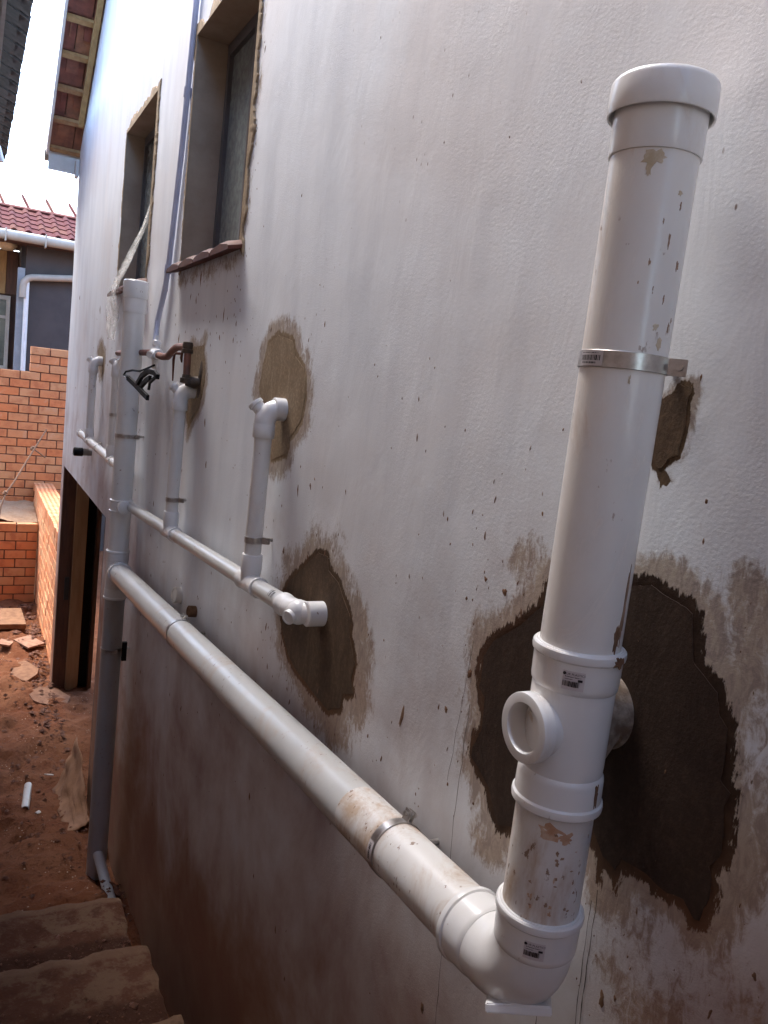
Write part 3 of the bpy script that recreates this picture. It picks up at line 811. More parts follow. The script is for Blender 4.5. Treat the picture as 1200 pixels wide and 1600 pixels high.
def window(y0, y1, z0, z1, depth, seed, mull, lab):
    w = empty('window', (0, (y0 + y1) / 2, z0)); w.parent = house; w.location = Vector((0, (y0 + y1) / 2, z0)) - house.location
    w['label'] = lab
    link('mortar_band', irregular_band(y0, y1, z0, z1, 0.045, seed), M['mortar_dry'], w)
    # reveal of bare mortar
    e = 0.0
    D = depth + 0.05
    xs = -0.009
    V = [(xs, y0, z0), (xs, y1, z0), (xs, y1, z1), (xs, y0, z1), (D, y0 + .006, z0 + .004), (D, y1 - .006, z0 + .004), (D, y1 - .006, z1 - .006), (D, y0 + .006, z1 - .006)]
    F = [(0, 4, 5, 1), (1, 5, 6, 2), (2, 6, 7, 3), (3, 7, 4, 0)]
    link('reveal', mesh(V, F), M['reveal'], w)
    # frame and panes
    fw = 0.035
    def bar(a, b, c, d, x0=depth, x1=depth + 0.045):
        return bevel_box_vf(((x0 + x1) / 2, (a + b) / 2, (c + d) / 2), (1, 0, 0), (0, 1, 0), (0, 0, 1), (x1 - x0) / 2, (b - a) / 2, (d - c) / 2)
    a, b, c, d = y0 + 0.005, y1 - 0.005, z0 + 0.005, z1 - 0.005
    fr = link('frame', mesh(*join_vf([bar(a, a + fw, c, d), bar(b - fw, b, c, d), bar(a + fw, b - fw, c, c + fw), bar(a + fw, b - fw, d - fw, d)])), M['frame_dark'], w)
    ys = [a + fw] + [a + fw + (b - a - 2 * fw) * m for m in mull] + [b - fw]
    for k in range(len(ys) - 1):
        p0, p1 = ys[k] + (0.012 if k else 0), ys[k + 1] - (0.012 if k < len(ys) - 2 else 0)
        s = 0.022
        link('sash', mesh(*join_vf([bar(p0, p0 + s, c + fw, d - fw, depth - .006, depth + .03), bar(p1 - s, p1, c + fw, d - fw, depth - .006, depth + .03), bar(p0 + s, p1 - s, c + fw, c + fw + s, depth - .006, depth + .03), bar(p0 + s, p1 - s, d - fw - s, d - fw, depth - .006, depth + .03)])), M['frame_dark'], w)
        link('pane', mesh(*bar(p0 + s, p1 - s, c + fw + s, d - fw - s, depth + .012, depth + .018)), M['glass'], w)
        if k: link('mullion', mesh(*bar(ys[k] - 0.012, ys[k] + 0.012, c + fw, d - fw)), M['frame_dark'], w)
    # sloping clay sill tiles
    n = 4; tw = (y1 - y0 + 0.10) / n
    for k in range(n):
        ya = y0 - 0.04 + k * tw
        V, F = [], []
        rings = 7
        for i in range(rings):
            t = i / (rings - 1)
            x = -0.055 + t * (depth + 0.055); zc = z0 - 0.012 + t * 0.045
            for (yy, dz) in ((ya + 0.004, -0.004), (ya + 0.020, 0.012), (ya + tw * 0.5, 0.022), (ya + tw - 0.020, 0.012), (ya + tw - 0.004, -0.004), (ya + tw - 0.004, -0.016), (ya + 0.004, -0.016)):
                nose = -0.010 if i == 0 else 0
                V.append((x, yy + (0 if i else 0.002 * (1 if yy < ya + tw / 2 else -1)), zc + (dz + (nose if dz > 0 else 0))))
        for i in range(rings - 1):
            for q in range(7):
                q2 = (q + 1) % 7
                F.append((i * 7 + q, i * 7 + q2, (i + 1) * 7 + q2, (i + 1) * 7 + q))
        F.append(tuple(reversed(range(7)))); F.append(tuple((rings - 1) * 7 + q for q in range(7)))
        if k in (0, n - 1) and (ya < y0 or ya + tw > y1):   # the tile ends stay outside the reveal
            pass
        link('sill_tile', mesh(V, F, 40), M['sill_tile'], w)
    return w
window(*W1, 0.10, 11.0, [0.5], 'far window with torn plastic film hanging out, behind the capped stack')
window(*W2, 0.125, 23.0, [0.5], 'near window with obscure glass above the red sill tiles')

# undercroft opening: jambs, boards
op = empty('garage_opening'); op.parent = house; op.location = Vector((0, 6.6, -3.1)) - house.location
box('jamb', 0.001, 0.115, 7.86, 7.902, -3.35, -0.952, M['timber_dark'], op)
box('hinge', 0.060, 0.100, 7.845, 7.86, -2.22, -2.00, M['dark_metal'], op)
box('door_post', 0.118, 0.225, 7.80, 7.90, -3.35, -0.96, M['timber_tan'], op)
box('shade_gap', 0.228, 0.315, 7.90, 7.96, -3.35, -0.97, M['black'], op)  # black board standing in for the gap in shadow
box('door_board', 0.318, 0.352, 7.82, 7.95, -3.35, -0.97, M['timber_dark'], op)
box('near_post', 0.004, 0.05, 5.262, 5.31, -3.2, -0.955, M['timber_dark'], op)
box('soffit', 0.014, 0.23, 5.26, 7.90, -0.95, -0.92, M['inside'], op)

# roof verge -----------------------------------------------------
roof = empty('roof'); roof.parent = house; roof.location = Vector((0, YE, EAVE)) - house.location
sl = Vector((0, 1, -0.73)).normalized()      # down the slope
nr = Vector((0, 0.73, 1)).normalized()       # out of the roof
e0 = Vector((0, YE + 0.10, EAVE - 0.073 + 0.03))    # eave line on the underside of the battens
X = Vector((1, 0, 0))
def rbox(name, u0, u1, x0, x1, n0, n1, mat):
    c = e0 - sl * ((u0 + u1) / 2) + X * ((x0 + x1) / 2) + nr * ((n0 + n1) / 2)
    return link(name, mesh(*bevel_box_vf(c, X, sl, nr, (x1 - x0) / 2, (u1 - u0) / 2, (n1 - n0) / 2)), mat, roof)
VO = -0.25
for k in range(21):
    u = 0.03 + 0.315 * k
    rbox('batten', u, u + 0.042, VO + 0.006, 0.05, 0.0, 0.038, M['timber'])
for k in range(20):
    off = 0.0 if k % 2 else 0.10
    for (a, b) in ((VO, -0.16 + off), (-0.155 + off, 0.05)):
        rbox('tile', 0.0 + 0.315 * k, 0.40 + 0.315 * k, a, b - 0.003, 0.040 + 0.0, 0.054, M['tile_red'])
    # second, upper lap of each course seen between the battens
        rbox('tile', 0.20 + 0.315 * k, 0.37 + 0.315 * k, a + 0.05, b - 0.05, 0.028, 0.039, M['tile_red'])
rbox('underlay', 0.0, 6.6, VO, 0.05, 0.0545, 0.058, M['timber_dark'])
rbox('rafter', 0.42, 6.6, -0.052, -0.014, -0.075, -0.001, M['timber'])
rbox('barge_board', 0.0, 6.6, VO - 0.022, VO - 0.001, -0.02, 0.085, M['white_paint'])
c = e0
box('fascia', VO, 0.3, YE + 0.105, YE + 0.125, e0.z - 0.13, e0.z + 0.05, M['white_paint'], roof)
box('fascia_return', -0.03, -0.002, YE - 0.02, YE + 0.10, e0.z - 0.17, e0.z - 0.03, M['white_paint'], roof)
lathe('gutter', (VO - 0.03, YE + 0.175, e0.z + 0.0), (1, 0, 0), [(0, 0.046), (0.004, 0.05), (4.0, 0.05)], M['gutter'], roof, 20)
tube('wire', [(VO - 0.03, YE + 0.13, e0.z - 0.05), (VO - 0.035, YE + 0.13, e0.z - 0.18)], 0.003, M['grey_trim'], roof, 6)
# main roof slopes behind the verge
zr = rake(RIDGE_Y) + 0.09
V = [(0.05, YE + 0.1, EAVE + 0.02), (6.3, YE + 0.1, EAVE + 0.02), (6.3, RIDGE_Y, zr), (0.05, RIDGE_Y, zr), (6.3, YN - 0.1, EAVE + 0.02), (0.05, YN - 0.1, EAVE + 0.02)]
link('roof_slope', mesh(V, [(0, 1, 2, 3), (3, 2, 4, 5)]), M['tile_red'], roof)
yl = YE - 6.0 * 0.8
V = [(VO, RIDGE_Y + 0.3, zr - 0.2), (0.05, RIDGE_Y + 0.3, zr - 0.2), (0.05, RIDGE_Y, zr), (VO, RIDGE_Y, zr), (0.05, YN - 0.1, EAVE + 0.02), (VO, YN - 0.1, EAVE + 0.02)]
link('near_verge', mesh(V, [(0, 1, 2, 3), (3, 2, 4, 5)]), M['tile_red'], roof)

# ------------------------------------------------------------------ drain pipes
PX = -0.09                      # axis of the 110 mm pipes in front of the wall
NY = 0.760                      # near stack
R110 = 0.0515
def socket_prof(r, L, rim=True):
    """push-fit socket: starts at the rim, ends at the neck"""
    return [(0, r + 0.0008), (0.0002, r + 0.0025), (0.0012, r + 0.0035), (0.0014, r + 0.0062), (0.003, r + 0.0078), (0.008, r + 0.0085), (0.0125, r + 0.0078), (0.0150, r + 0.0052), (L - 0.009, r + 0.0046), (L - 0.004, r + 0.0040), (L, r + 0.0016)]

def text_on(parent, origin, axis_dir, radius, face_dir, lines, width, height, sheet=True, name='label'):
    """a printed sticker wrapped on a cylinder. axis_dir: pipe axis (up the sticker); face_dir: outward direction at its middle"""
    a = Vector(axis_dir).normalized(); f = Vector(face_dir); f = (f - a * f.dot(a)).normalized(); t = a.cross(f)
    o = Vector(origin)
    def wrap(u, v, r):
        th = u / radius
        return o + a * v + (f * math.cos(th) + t * math.sin(th)) * r
    if sheet:
        V, F = [], []
        n = 12
        for i in range(n + 1):
            u = -width / 2 + width * i / n
            V += [wrap(u, -height / 2, radius + 0.0006), wrap(u, height / 2, radius + 0.0006)]
            if i: F.append((2 * i - 2, 2 * i, 2 * i + 1, 2 * i - 1))
        lab = link(name, mesh(V, F, 60), M['label'], parent)
    else: lab = parent
    parts = []
    rr = random.Random(5)
    for ln in lines:
        kind = ln[0]
        if kind == 'text':
            _, s, u0, v0, size = ln
            cu = bpy.data.curves.new('t', 'FONT'); cu.body = s; cu.size = size; cu.resolution_u = 2
            to = bpy.data.objects.new('t', cu); COL.objects.link(to)
            dg = bpy.context.evaluated_depsgraph_get()
            tm = bpy.data.meshes.new_from_object(to.evaluated_get(dg))
            parts.append(([wrap(u0 + v.co.x, v0 + v.co.y, radius + 0.0012) for v in tm.vertices], [tuple(p.vertices) for p in tm.polygons]))
            bpy.data.objects.remove(to); bpy.data.curves.remove(cu); bpy.data.meshes.remove(tm)
        elif kind == 'bars':
            _, u0, u1, v0, v1 = ln
            u = u0
            while u < u1:
                w = rr.choice((0.0005, 0.0008, 0.0013)) * (u1 - u0) / 0.02
                parts.append(([wrap(u, v0, radius + .0012), wrap(min(u1, u + w), v0, radius + .0012), wrap(min(u1, u + w), v1, radius + .0012), wrap(u, v1, radius + .0012)], [(0, 1, 2, 3)]))
                u += w + rr.choice((0.0004, 0.0007)) * (u1 - u0) / 0.02
        elif kind == 'dot':
            _, u0, v0, r = ln
            parts.append(([wrap(u0 + r * math.cos(k * 0.5236), v0 + r * math.sin(k * 0.5236), radius + .0012) for k in range(12)], [tuple(range(12))]))
        elif kind == 'block':
            _, u0, u1, v0, v1 = ln
            parts.append(([wrap(u0, v0, radius + .0012), wrap(u1, v0, radius + .0012), wrap(u1, v1, radius + .0012), wrap(u0, v1, radius + .0012)], [(0, 1, 2, 3)]))
    V, F = join_vf(parts)
    link('print', mesh(V, F), M['ink'], lab if sheet else parent)
    return lab
TO_CAM = (-0.66, -0.72, 0)
MAKER = [('dot', -0.0115, 0.0085, 0.0021), ('text', 'UR PLASTICS', -0.0092, 0.0070, 0.0040), ('bars', -0.0105, 0.0090, 0.0044, 0.0054), ('bars', -0.0105, -0.0010, 0.0014, 0.0024),
         ('bars', -0.0125, 0.0075, -0.0075, -0.0005), ('block', 0.0055, 0.0110, -0.0002, 0.0030)]

near = empty('soil_pipe', (PX, NY, -0.8), 'large white vertical soil pipe with cap and tee, nearest the camera', 'pipe')
lathe('pipe', (PX, NY, -0.29), (0, 0, 1), [(0, R110), (0.60, R110), (0.67, R110)], M['pvc_scuffed'], near, 56)
lathe('pipe', (PX, NY, -0.67), (0, 0, 1), [(0, R110), (0.18, R110)], M['pvc_dirty'], near, 56)['label'] = 'mud-stained short length of pipe below the tee'
lathe('coupling', (PX, NY, 0.314), (0, 0, 1), [(0, R110 + .0003), (0, R110 + .0018), (0.002, R110 + .0026), (0.06, R110 + .0026)], M['fitting'], near, 56)
lathe('cap', (PX, NY, 0.359), (0, 0, 1), [(0.030, 0.0542), (0.030, 0.0585), (0.001, 0.0592), (0.000, 0.0602), (0.000, 0.0616), (0.002, 0.0624), (0.034, 0.0618), (0.038, 0.0606), (0.0412, 0.0575), (0.0425, 0.052), (0.0428, 0.001)], M['fitting'], near, 64, smooth=28)
tee = lathe('tee_body', (PX, NY, -0.490), (0, 0, 1), [(0.03, 0.0525), (0.05, 0.0535), (0.15, 0.0535), (0.17, 0.0525)], M['fitting'], near, 56)
lathe('upper_socket', (PX, NY, -0.281), (0, 0, -1), socket_prof(R110, 0.056), M['fitting'], near, 56)
lathe('lower_socket', (PX, NY, -0.501), (0, 0, 1), socket_prof(R110, 0.052), M['fitting'], near, 56)
text_on(near, (PX, NY, -0.316), (0, 0, 1), R110 + 0.0047, (-0.70, -0.72, 0), MAKER, 0.027, 0.024)
# inspection opening on the tee, facing away from the wall
IX, IZ = PX, -0.391
lathe('inspection_ring', (IX, NY, IZ), (-1, 0, 0), [(0.02, 0.034), (0.042, 0.038), (0.053, 0.0425), (0.058, 0.0450), (0.072, 0.0450), (0.0735, 0.0445), (0.0740, 0.0430), (0.0740, 0.0322), (0.0725, 0.0312), (0.046, 0.0305), (0.044, 0.001)], M['fitting'], near, 56)
plg = lathe('inner_plug', (IX - 0.0445, NY, IZ), (-1, 0, 0), [(0, 0.030), (0.003, 0.0295), (0.004, 0.026), (0.002, 0.024), (0.002, 0.0005)], M['pvc_dirty'], near, 40)
link('plug_bar', mesh(*bevel_box_vf((IX - 0.049, NY, IZ), (1, 0, 0), (0, 0.82, 0.57), (0, -0.57, 0.82), 0.004, 0.021, 0.0028)), M['pvc_dirty'], near)
# branch of the tee into the wall, smeared with mortar
V, F = tube_vf([(PX, NY, -0.44), (PX + 0.03, NY + 0.012, -0.418), (PX + 0.055, NY + 0.022, -0.398), (PX + 0.07, NY + 0.026, -0.392), (0.03, NY + 0.03, -0.388)], [0.043, 0.046, 0.048, 0.053, 0.060], 40)
link('wall_branch', mesh(V, F, 40), M['branch_mud'], near)['label'] = 'branch of the tee caked in brown mortar'

# dabs of mortar and mud dried onto the near pipe and its fittings
def stain(parent, origin, radius, ang, dz, w, h, seed, mat, thick=0.0006, name='mud_stain'):
    n = 22; o = Vector(origin)
    def pt(u, v, r):
        th = ang + u / radius
        return Vector((o.x + r * math.cos(th), o.y + r * math.sin(th), o.z + dz + v))
    V, F = [pt(0, 0, radius + thick)], []
    for k in range(n):
        a = 2 * math.pi * k / n
        q = 1 + 0.8 * mnoise.fractal(Vector((math.cos(a) * 1.6, math.sin(a) * 1.6, seed)), 0.7, 2, 4)
        V.append(pt(math.cos(a) * w * q * 0.55, math.sin(a) * h * q * 0.55, radius + thick)); F.append((0, 1 + k, 1 + (k + 1) % n))
    for k in range(n):
        a = 2 * math.pi * k / n
        q = 1.06 + 0.8 * mnoise.fractal(Vector((math.cos(a) * 1.6, math.sin(a) * 1.6, seed)), 0.7, 2, 4)
        V.append(pt(math.cos(a) * w * q * 0.55, math.sin(a) * h * q * 0.55, radius - 0.0004)); F.append((1 + k, n + 1 + k, n + 1 + (k + 1) % n, 1 + (k + 1) % n))
    link(name, mesh(V, F, 60), mat, parent)
OC = (PX, NY, 0)
stain(near, OC, R110, math.radians(226), 0.303, 0.022, 0.014, 1.0, M['glue'], name='glue_stain')
stain(near, OC, R110, math.radians(222), 0.291, 0.006, 0.014, 2.0, M['glue'], name='glue_stain')
for q, (an, dz, w, h) in enumerate(((268, 0.268, .008, .006), (272, 0.255, .003, .009), (262, 0.215, .003, .020), (284, 0.190, .007, .011), (240, 0.188, .003, .009), (268, 0.150, .003, .010), (262, 0.118, .009, .010), (272, 0.100, .009, .016), (238, 0.054, .004, .012), (286, 0.12, .003, .012), (250, 0.235, .002, .006), (230, 0.165, .002, .005))):
    stain(near, OC, R110, math.radians(an), dz, w * 0.7, h * 0.75, 5.0 + q, M['glue'] if q in (0, 6, 7, 8) else M['faint_mud'], 0.0004)
stain(near, OC, R110, math.radians(290), -0.225, 0.006, 0.080, 31.0, M['faint_mud'])
stain(near, OC, R110, math.radians(282), -0.26, 0.008, 0.030, 32.0, M['mud'])
stain(near, OC, R110 + 0.0086, math.radians(284), -0.289, 0.016, 0.012, 33.0, M['mud'])
stain(near, OC, R110 + 0.0047, math.radians(286), -0.47, 0.006, 0.030, 34.0, M['mud'])
stain(near, OC, R110, math.radians(228), -0.520, 0.030, 0.016, 35.0, M['rusty_mud'])
stain(near, OC, R110, math.radians(250), -0.526, 0.016, 0.012, 36.0, M['rusty_mud'])
for q in range(26):
    stain(near, OC, R110, math.radians(rng.uniform(205, 300)), rng.uniform(-0.635, -0.52), rng.uniform(.0015, .0045), rng.uniform(.0015, .006), 50.0 + q, M['faint_mud'] if q % 3 else M['rusty_mud'], 0.0004)

# bend at the foot
def bend():
    cz0, cy = -0.735, NY
    pts, rad = [], []
    a, c, b = Vector((PX, NY, -0.695)), Vector((PX, NY + 0.004, -0.770)), Vector((PX, NY + 0.085, -0.777))
    for k in range(17):
        t = k / 16
        pts.append(a * (1 - t) ** 2 + c * 2 * t * (1 - t) + b * t * t); rad.append(0.0535 + 0.002 * math.sin(math.pi * t))
    V, F = tube_vf([a + Vector((0, 0, 0.02))] + pts + [b + Vector((0, 0.02, -0.001))], [0.0528] + rad + [0.0528], 48)
    return link('bend', mesh(V, F, 40), M['fitting'], near)
bend()
lathe('bend_socket', (PX, NY, -0.646), (0, 0, -1), socket_prof(R110, 0.060), M['fitting'], near, 56)
HZ0 = -0.778; HSLOPE = (-1.036 - HZ0) / (4.2 - 0.90)
hdir = Vector((0, 1, HSLOPE)).normalized()
lathe('bend_socket', Vector((PX, NY + 0.150, -0.781)), -hdir, socket_prof(R110, 0.060), M['fitting'], near, 56)
text_on(near, (PX, NY, -0.682), (0, 0, 1), R110 + 0.0047, (-0.66, -0.75, 0), MAKER, 0.027, 0.024)
hv = Vector((-0.10, -0.42, -0.90)).normalized()
ho = Vector((PX - 0.004, NY + 0.026, -0.742))
lathe('heel_neck', ho, hv, [(0.02, 0.030), (0.0560, 0.030)], M['fitting'], near, 40)
pv = Vector((0.60, 0.65, -0.47)); pl = hv.cross(pv).normalized(); pw = pl.cross(hv).normalized()
hc_me = mesh(*bevel_box_vf(ho + hv * 0.0615, pl, pw, hv, 0.044, 0.032, 0.0062))
bm = bmesh.new(); bm.from_mesh(hc_me); bmesh.ops.bevel(bm, geom=list(bm.edges), offset=0.0018, segments=2, affect='EDGES'); bm.to_mesh(hc_me); bm.free()
link('access_plate', hc_me, M['fitting'], near)

# the long 110 mm horizontal pipe
def hp(y): return Vector((PX, y, HZ0 + (y - 0.90) * HSLOPE))
hor = empty('drain_pipe', hp(2.5), 'thick white pipe sloping along the wall to the far stack', 'pipe')
L = (hp(1.30) - hp(0.905)).length
lathe('pipe', hp(0.905), hdir, [(0, R110), (L, R110)], M['pvc_dirty'], hor, 56)
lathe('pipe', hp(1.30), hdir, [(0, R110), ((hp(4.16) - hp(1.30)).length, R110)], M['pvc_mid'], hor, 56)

# far stack
FY = 4.205
far = empty('vent_stack', (PX, FY, -2.72), 'tall white capped stack pipe standing past the near window', 'pipe')
lathe('pipe', (PX, FY, -0.94), (0, 0, 1), [(0, R110), (1.30, R110)], M['pvc'], far, 40)
lathe('pipe', (PX, FY, -2.80), (0, 0, 1), [(0, R110), (1.62, R110)], M['pvc_shaded'], far, 40)
lathe('coupling', (PX, FY, 0.275), (0, 0, 1), [(0, 0.0518), (0, 0.0548), (0.003, 0.0556), (0.08, 0.0556)], M['fitting'], far, 40)
lathe('cap', (PX, FY, 0.345), (0, 0, 1), [(0, 0.0560), (0, 0.0600), (0.003, 0.0612), (0.075, 0.0612), (0.083, 0.060), (0.087, 0.055), (0.088, 0.001)], M['fitting'], far, 40, smooth=28)
lathe('tee_body', (PX, FY, -1.16), (0, 0, 1), [(0, 0.0530), (0.02, 0.0548), (0.20, 0.0548), (0.22, 0.0530)], M['fitting'], far, 40)
lathe('upper_socket', (PX, FY, -0.925), (0, 0, -1), socket_prof(R110, 0.06), M['fitting'], far, 40)
lathe('lower_socket', (PX, FY, -1.185), (0, 0, 1), socket_prof(R110, 0.06), M['fitting'], far, 40)
lathe('side_socket', hp(FY - 0.115), hdir, socket_prof(R110, 0.06), M['fitting'], far, 40)
lathe('saddle', (PX, FY, -0.725), (0, 0, 1), [(0, 0.0518), (0.002, 0.0590), (0.008, 0.0590), (0.010, 0.0550), (0.054, 0.0550), (0.056, 0.0590), (0.062, 0.0590), (0.064, 0.0518)], M['fitting'], far, 40)
lathe('saddle_branch', (PX, FY - 0.03, -0.694), (0.0, -1, 0.05), [(0, 0.031), (0.058, 0.031), (0.06, 0.034), (0.075, 0.034), (0.077, 0.031)], M['fitting'], far, 32)

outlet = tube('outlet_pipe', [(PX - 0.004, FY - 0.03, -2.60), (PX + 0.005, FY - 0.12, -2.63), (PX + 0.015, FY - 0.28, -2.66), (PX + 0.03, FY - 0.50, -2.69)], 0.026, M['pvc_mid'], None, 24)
tag(outlet, 'short white outlet pipe at the foot of the far stack by the steps', 'pipe')

# thin 50 mm waste pipes
SX, R50 = -0.055, 0.025
def sp(y): return Vector((SX, y, -0.550 - (y - 1.79) * 0.0585))
sdirv = (sp(2) - sp(1)).normalized()
waste = empty('waste_pipe', sp(2.9), 'thin white waste pipe running to the far stack above the thick pipe', 'pipe')
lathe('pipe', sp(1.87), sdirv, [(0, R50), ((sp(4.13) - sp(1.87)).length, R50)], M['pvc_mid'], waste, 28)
text_on(waste, sp(1.955), sdirv, R50 + 0.0002, (-0.62, -0.35, 0.75), [('bars', -0.012, 0.012, -0.008, 0.001), ('bars', -0.013, 0.010, 0.006, 0.010), ('bars', -0.012, 0.006, -0.024, -0.014)], 0.03, 0.05, sheet=False)
def swept_elbow(parent, a, corner, b, r, name='elbow'):
    a, corner, b = Vector(a), Vector(corner), Vector(b)
    pts = []
    for k in range(11):
        t = k / 10
        pts.append(a * (1 - t) ** 2 + corner * 2 * t * (1 - t) + b * t * t)
    V, F = tube_vf(pts, r, 28)
    return link(name, mesh(V, F, 45), M['fitting'], parent)
ec = sp(1.79)
lathe('elbow_socket', sp(1.905), -sdirv, [(0, R50), (0, R50 + .0045), (.004, R50 + .006), (.014, R50 + .006), (.018, R50 + .004), (.05, R50 + .004)], M['fitting'], waste, 28)
swept_elbow(waste, sp(1.865), ec - sdirv * 0.03, (0.03, 1.772, -0.546), R50 + 0.004)
lathe('elbow_collar', (-0.045, 1.772, -0.546), (1, 0, 0), [(0, R50 + .004), (0.002, R50 + .0065), (.06, R50 + .0065)], M['fitting'], waste, 28)
lathe('elbow_body', ec + Vector((0.004, 0.014 - 0.032, 0)), (0, 1, 0), [(0, 0.001)] + [(0.032 - 0.032 * math.cos(math.pi * k / 12), 0.032 * math.sin(math.pi * k / 12)) for k in range(1, 12)] + [(0.064, 0.001)], M['fitting'], waste, 28, smooth=60)
lathe('rodding_eye', ec + Vector((0.004, 0.018, -0.002)), (-0.86, -0.48, -0.20), [(0.01, 0.0185), (0.038, 0.0185), (0.040, 0.0175), (0.0405, 0.0135), (0.038, 0.0128), (0.038, 0.001)], M['fitting'], waste, 28)

def riser(y, zb, zt, lab, tilt=(-0.55, 0.45, 0.70), yoff=-0.0):
    r = empty('waste_riser', (SX, y, zb), lab, 'pipe', 'short waste risers')
    V0 = Vector((SX, y, zb))
    lathe('pipe', (SX, y, zb + 0.03), (0, 0, 1), [(0, R50), (zt - zb - 0.06, R50)], M['pvc'], r, 28)
    lathe('elbow_socket', (SX, y, zt - 0.055), (0, 0, 1), [(0, R50), (0, R50 + .0045), (.003, R50 + .0062), (.038, R50 + .0062), (.042, R50 + .0045), (.048, R50 + .0045)], M['fitting'], r, 28)
    swept_elbow(r, (SX, y, zt - 0.015), (SX, y, zt + 0.036), (0.02, y - 0.002, zt + 0.030), R50 + 0.0052)
    lathe('elbow_collar', (-0.034, y - 0.001, zt + 0.030), (1, 0, 0), [(0, R50 + .0052), (0.002, R50 + .0075), (.014, R50 + .0080), (.05, R50 + .0075)], M['fitting'], r, 28)
    lathe('rodding_eye', (SX, y, zt + 0.008), tilt, [(0.0, 0.019), (0.038, 0.019), (0.039, 0.0225), (0.048, 0.0225), (0.049, 0.0205), (0.0475, 0.014), (0.0475, 0.001)], M['fitting'], r, 28)
    # swept tee at the foot
    lathe('tee_socket', (SX, y, zb + 0.085), (0, 0, -1), [(0, R50), (0, R50 + .004), (.003, R50 + .0055), (.045, R50 + .0055), (.055, R50 + .004), (.09, R50 + .003)], M['fitting'], r, 28)
    return r
def tee_run(r, y0, y1, fn, d):
    lathe('tee_body', fn(y0), d, [(0, R50), (0, R50 + .004), (.003, R50 + .0052), (.012, R50 + .0052), (.015, R50 + .0035), (y1 - y0 - .015, R50 + .0035), (y1 - y0 - .012, R50 + .0052), (y1 - y0, R50 + .0052), (y1 - y0, R50)], M['fitting'], r, 28)
r1 = riser(2.185, sp(2.185).z, -0.095, 'short waste riser joining the thin pipe nearest its end elbow')
tee_run(r1, 2.10, 2.25, sp, sdirv)
r2 = riser(3.235, sp(3.235).z, -0.085, 'short waste riser below the rusty water pipe')
tee_run(r2, 3.14, 3.30, sp, sdirv)
def fp(y): return Vector((SX, y, -0.532 + (y - 4.9) * 0.013))
fdir = (fp(6) - fp(5)).normalized()
fw_ = empty('waste_pipe', fp(5.5), 'thin white waste pipe behind the far stack above the opening', 'pipe')
lathe('pipe', fp(4.23), fdir, [(0, R50), (2.10, R50)], M['pvc'], fw_, 20)
lathe('end_cap', fp(6.32), fdir, [(0, R50), (0, .031), (.03, .031), (.034, .028), (.034, .001)], M['fitting'], fw_, 20)
r3 = riser(5.865, fp(5.865).z, -0.0, 'farthest short waste riser near the house corner')
tee_run(r3, 5.77, 5.94, fp, fdir)
r4 = riser(4.86, fp(4.86).z, 0.0, 'short waste riser half hidden behind the far stack')
tee_run(r4, 4.78, 4.93, fp, fdir)

# pipe clips -----------------------------------------------------
def clip(origin, axis, r, lug_dir, lab, group='steel pipe clips', w=0.020, wall_to=True):
    o = Vector(origin); a = Vector(axis).normalized(); l = Vector(lug_dir); l = (l - a * l.dot(a)).normalized(); t = a.cross(l)
    c = empty('pipe_clip', o, lab, 'clip', group)
    lathe('band', o - a * (w / 2), a, [(0, r + .0003), (0, r + .0022), (0.0004, r + .0026), (w - .0004, r + .0026), (w, r + .0022), (w, r + .0003)], M['steel'], c, 48, closed=True)
    k = o + l * (r + 0.012)
    link('lug', mesh(*join_vf([bevel_box_vf(k + t * 0.0045, l, t, a, 0.011, 0.0011, w / 2), bevel_box_vf(k - t * 0.0045, l, t, a, 0.011, 0.0011, w / 2)])), M['steel'], c)
    lathe('bolt', k - t * 0.012 + l * 0.003, t, [(0, 0.0045), (0.004, 0.0045), (0.0041, 0.0026), (0.021, 0.0026), (0.0211, 0.0042), (0.025, 0.0042)], M['steel'], c, 10)
    if wall_to: lathe('wall_stud', Vector((o.x + r - 0.002, o.y, o.z)), (1, 0, 0), [(0, 0.006), (-o.x - r + 0.012, 0.006)], M['steel'], c, 12)
    return c
cl = clip((PX, NY, 0.076), (0, 0, 1), R110, (0.62, -0.78, 0), 'steel clip with barcode sticker on the nearest vertical pipe')
text_on(cl, (PX, NY, 0.076), (0, 0, 1), R110 + 0.0026, (-0.86, -0.03, 0), [('bars', -0.014, 0.012, 0.0055, 0.0066), ('bars', -0.0155, 0.0155, -0.0028, 0.0035), ('bars', -0.013, 0.010, -0.0066, -0.0044)], 0.036, 0.0172)
hc = clip(hp(1.145), hdir, R110, (0.35, 0, 0.94), 'steel clip on the thick sloping pipe near its bend')
text_on(hc, hp(1.145), hdir, R110 + 0.0026, (-0.95, 0, 0.12), [('bars', -0.014, 0.014, -0.003, 0.003)], 0.036, 0.017)
clip(hp(2.80), hdir, R110, (0.15, 0, 0.99), 'steel clip halfway along the thick sloping pipe')
clip((PX, FY, -0.335), (0, 0, 1), R110, (0.75, -0.66, 0), 'steel clip round the far stack above the thin pipe branch')
bc = clip((PX, FY, -1.46), (0, 0, 1), R110, (0.85, -0.52, 0), 'steel clip low on the far stack below its tee')
link('clamp_block', mesh(*bevel_box_vf((PX + 0.058, FY - 0.045, -1.46), (1, 0, 0), (0, 1, 0), (0, 0, 1), 0.012, 0.01, 0.05)), M['black'], bc)
clip((SX, 2.185, -0.445), (0, 0, 1), R50, (0.8, -0.6, 0), 'steel clip on the short riser nearest the end elbow', w=0.018)
clip((SX, 3.235, -0.50), (0, 0, 1), R50, (0.8, -0.6, 0), 'steel clip on the short riser below the rusty pipe', w=0.018)
clip((SX, 4.86, -0.27), (0, 0, 1), R50, (0.8, -0.6, 0), 'steel clip on the riser half hidden by the far stack', w=0.018)
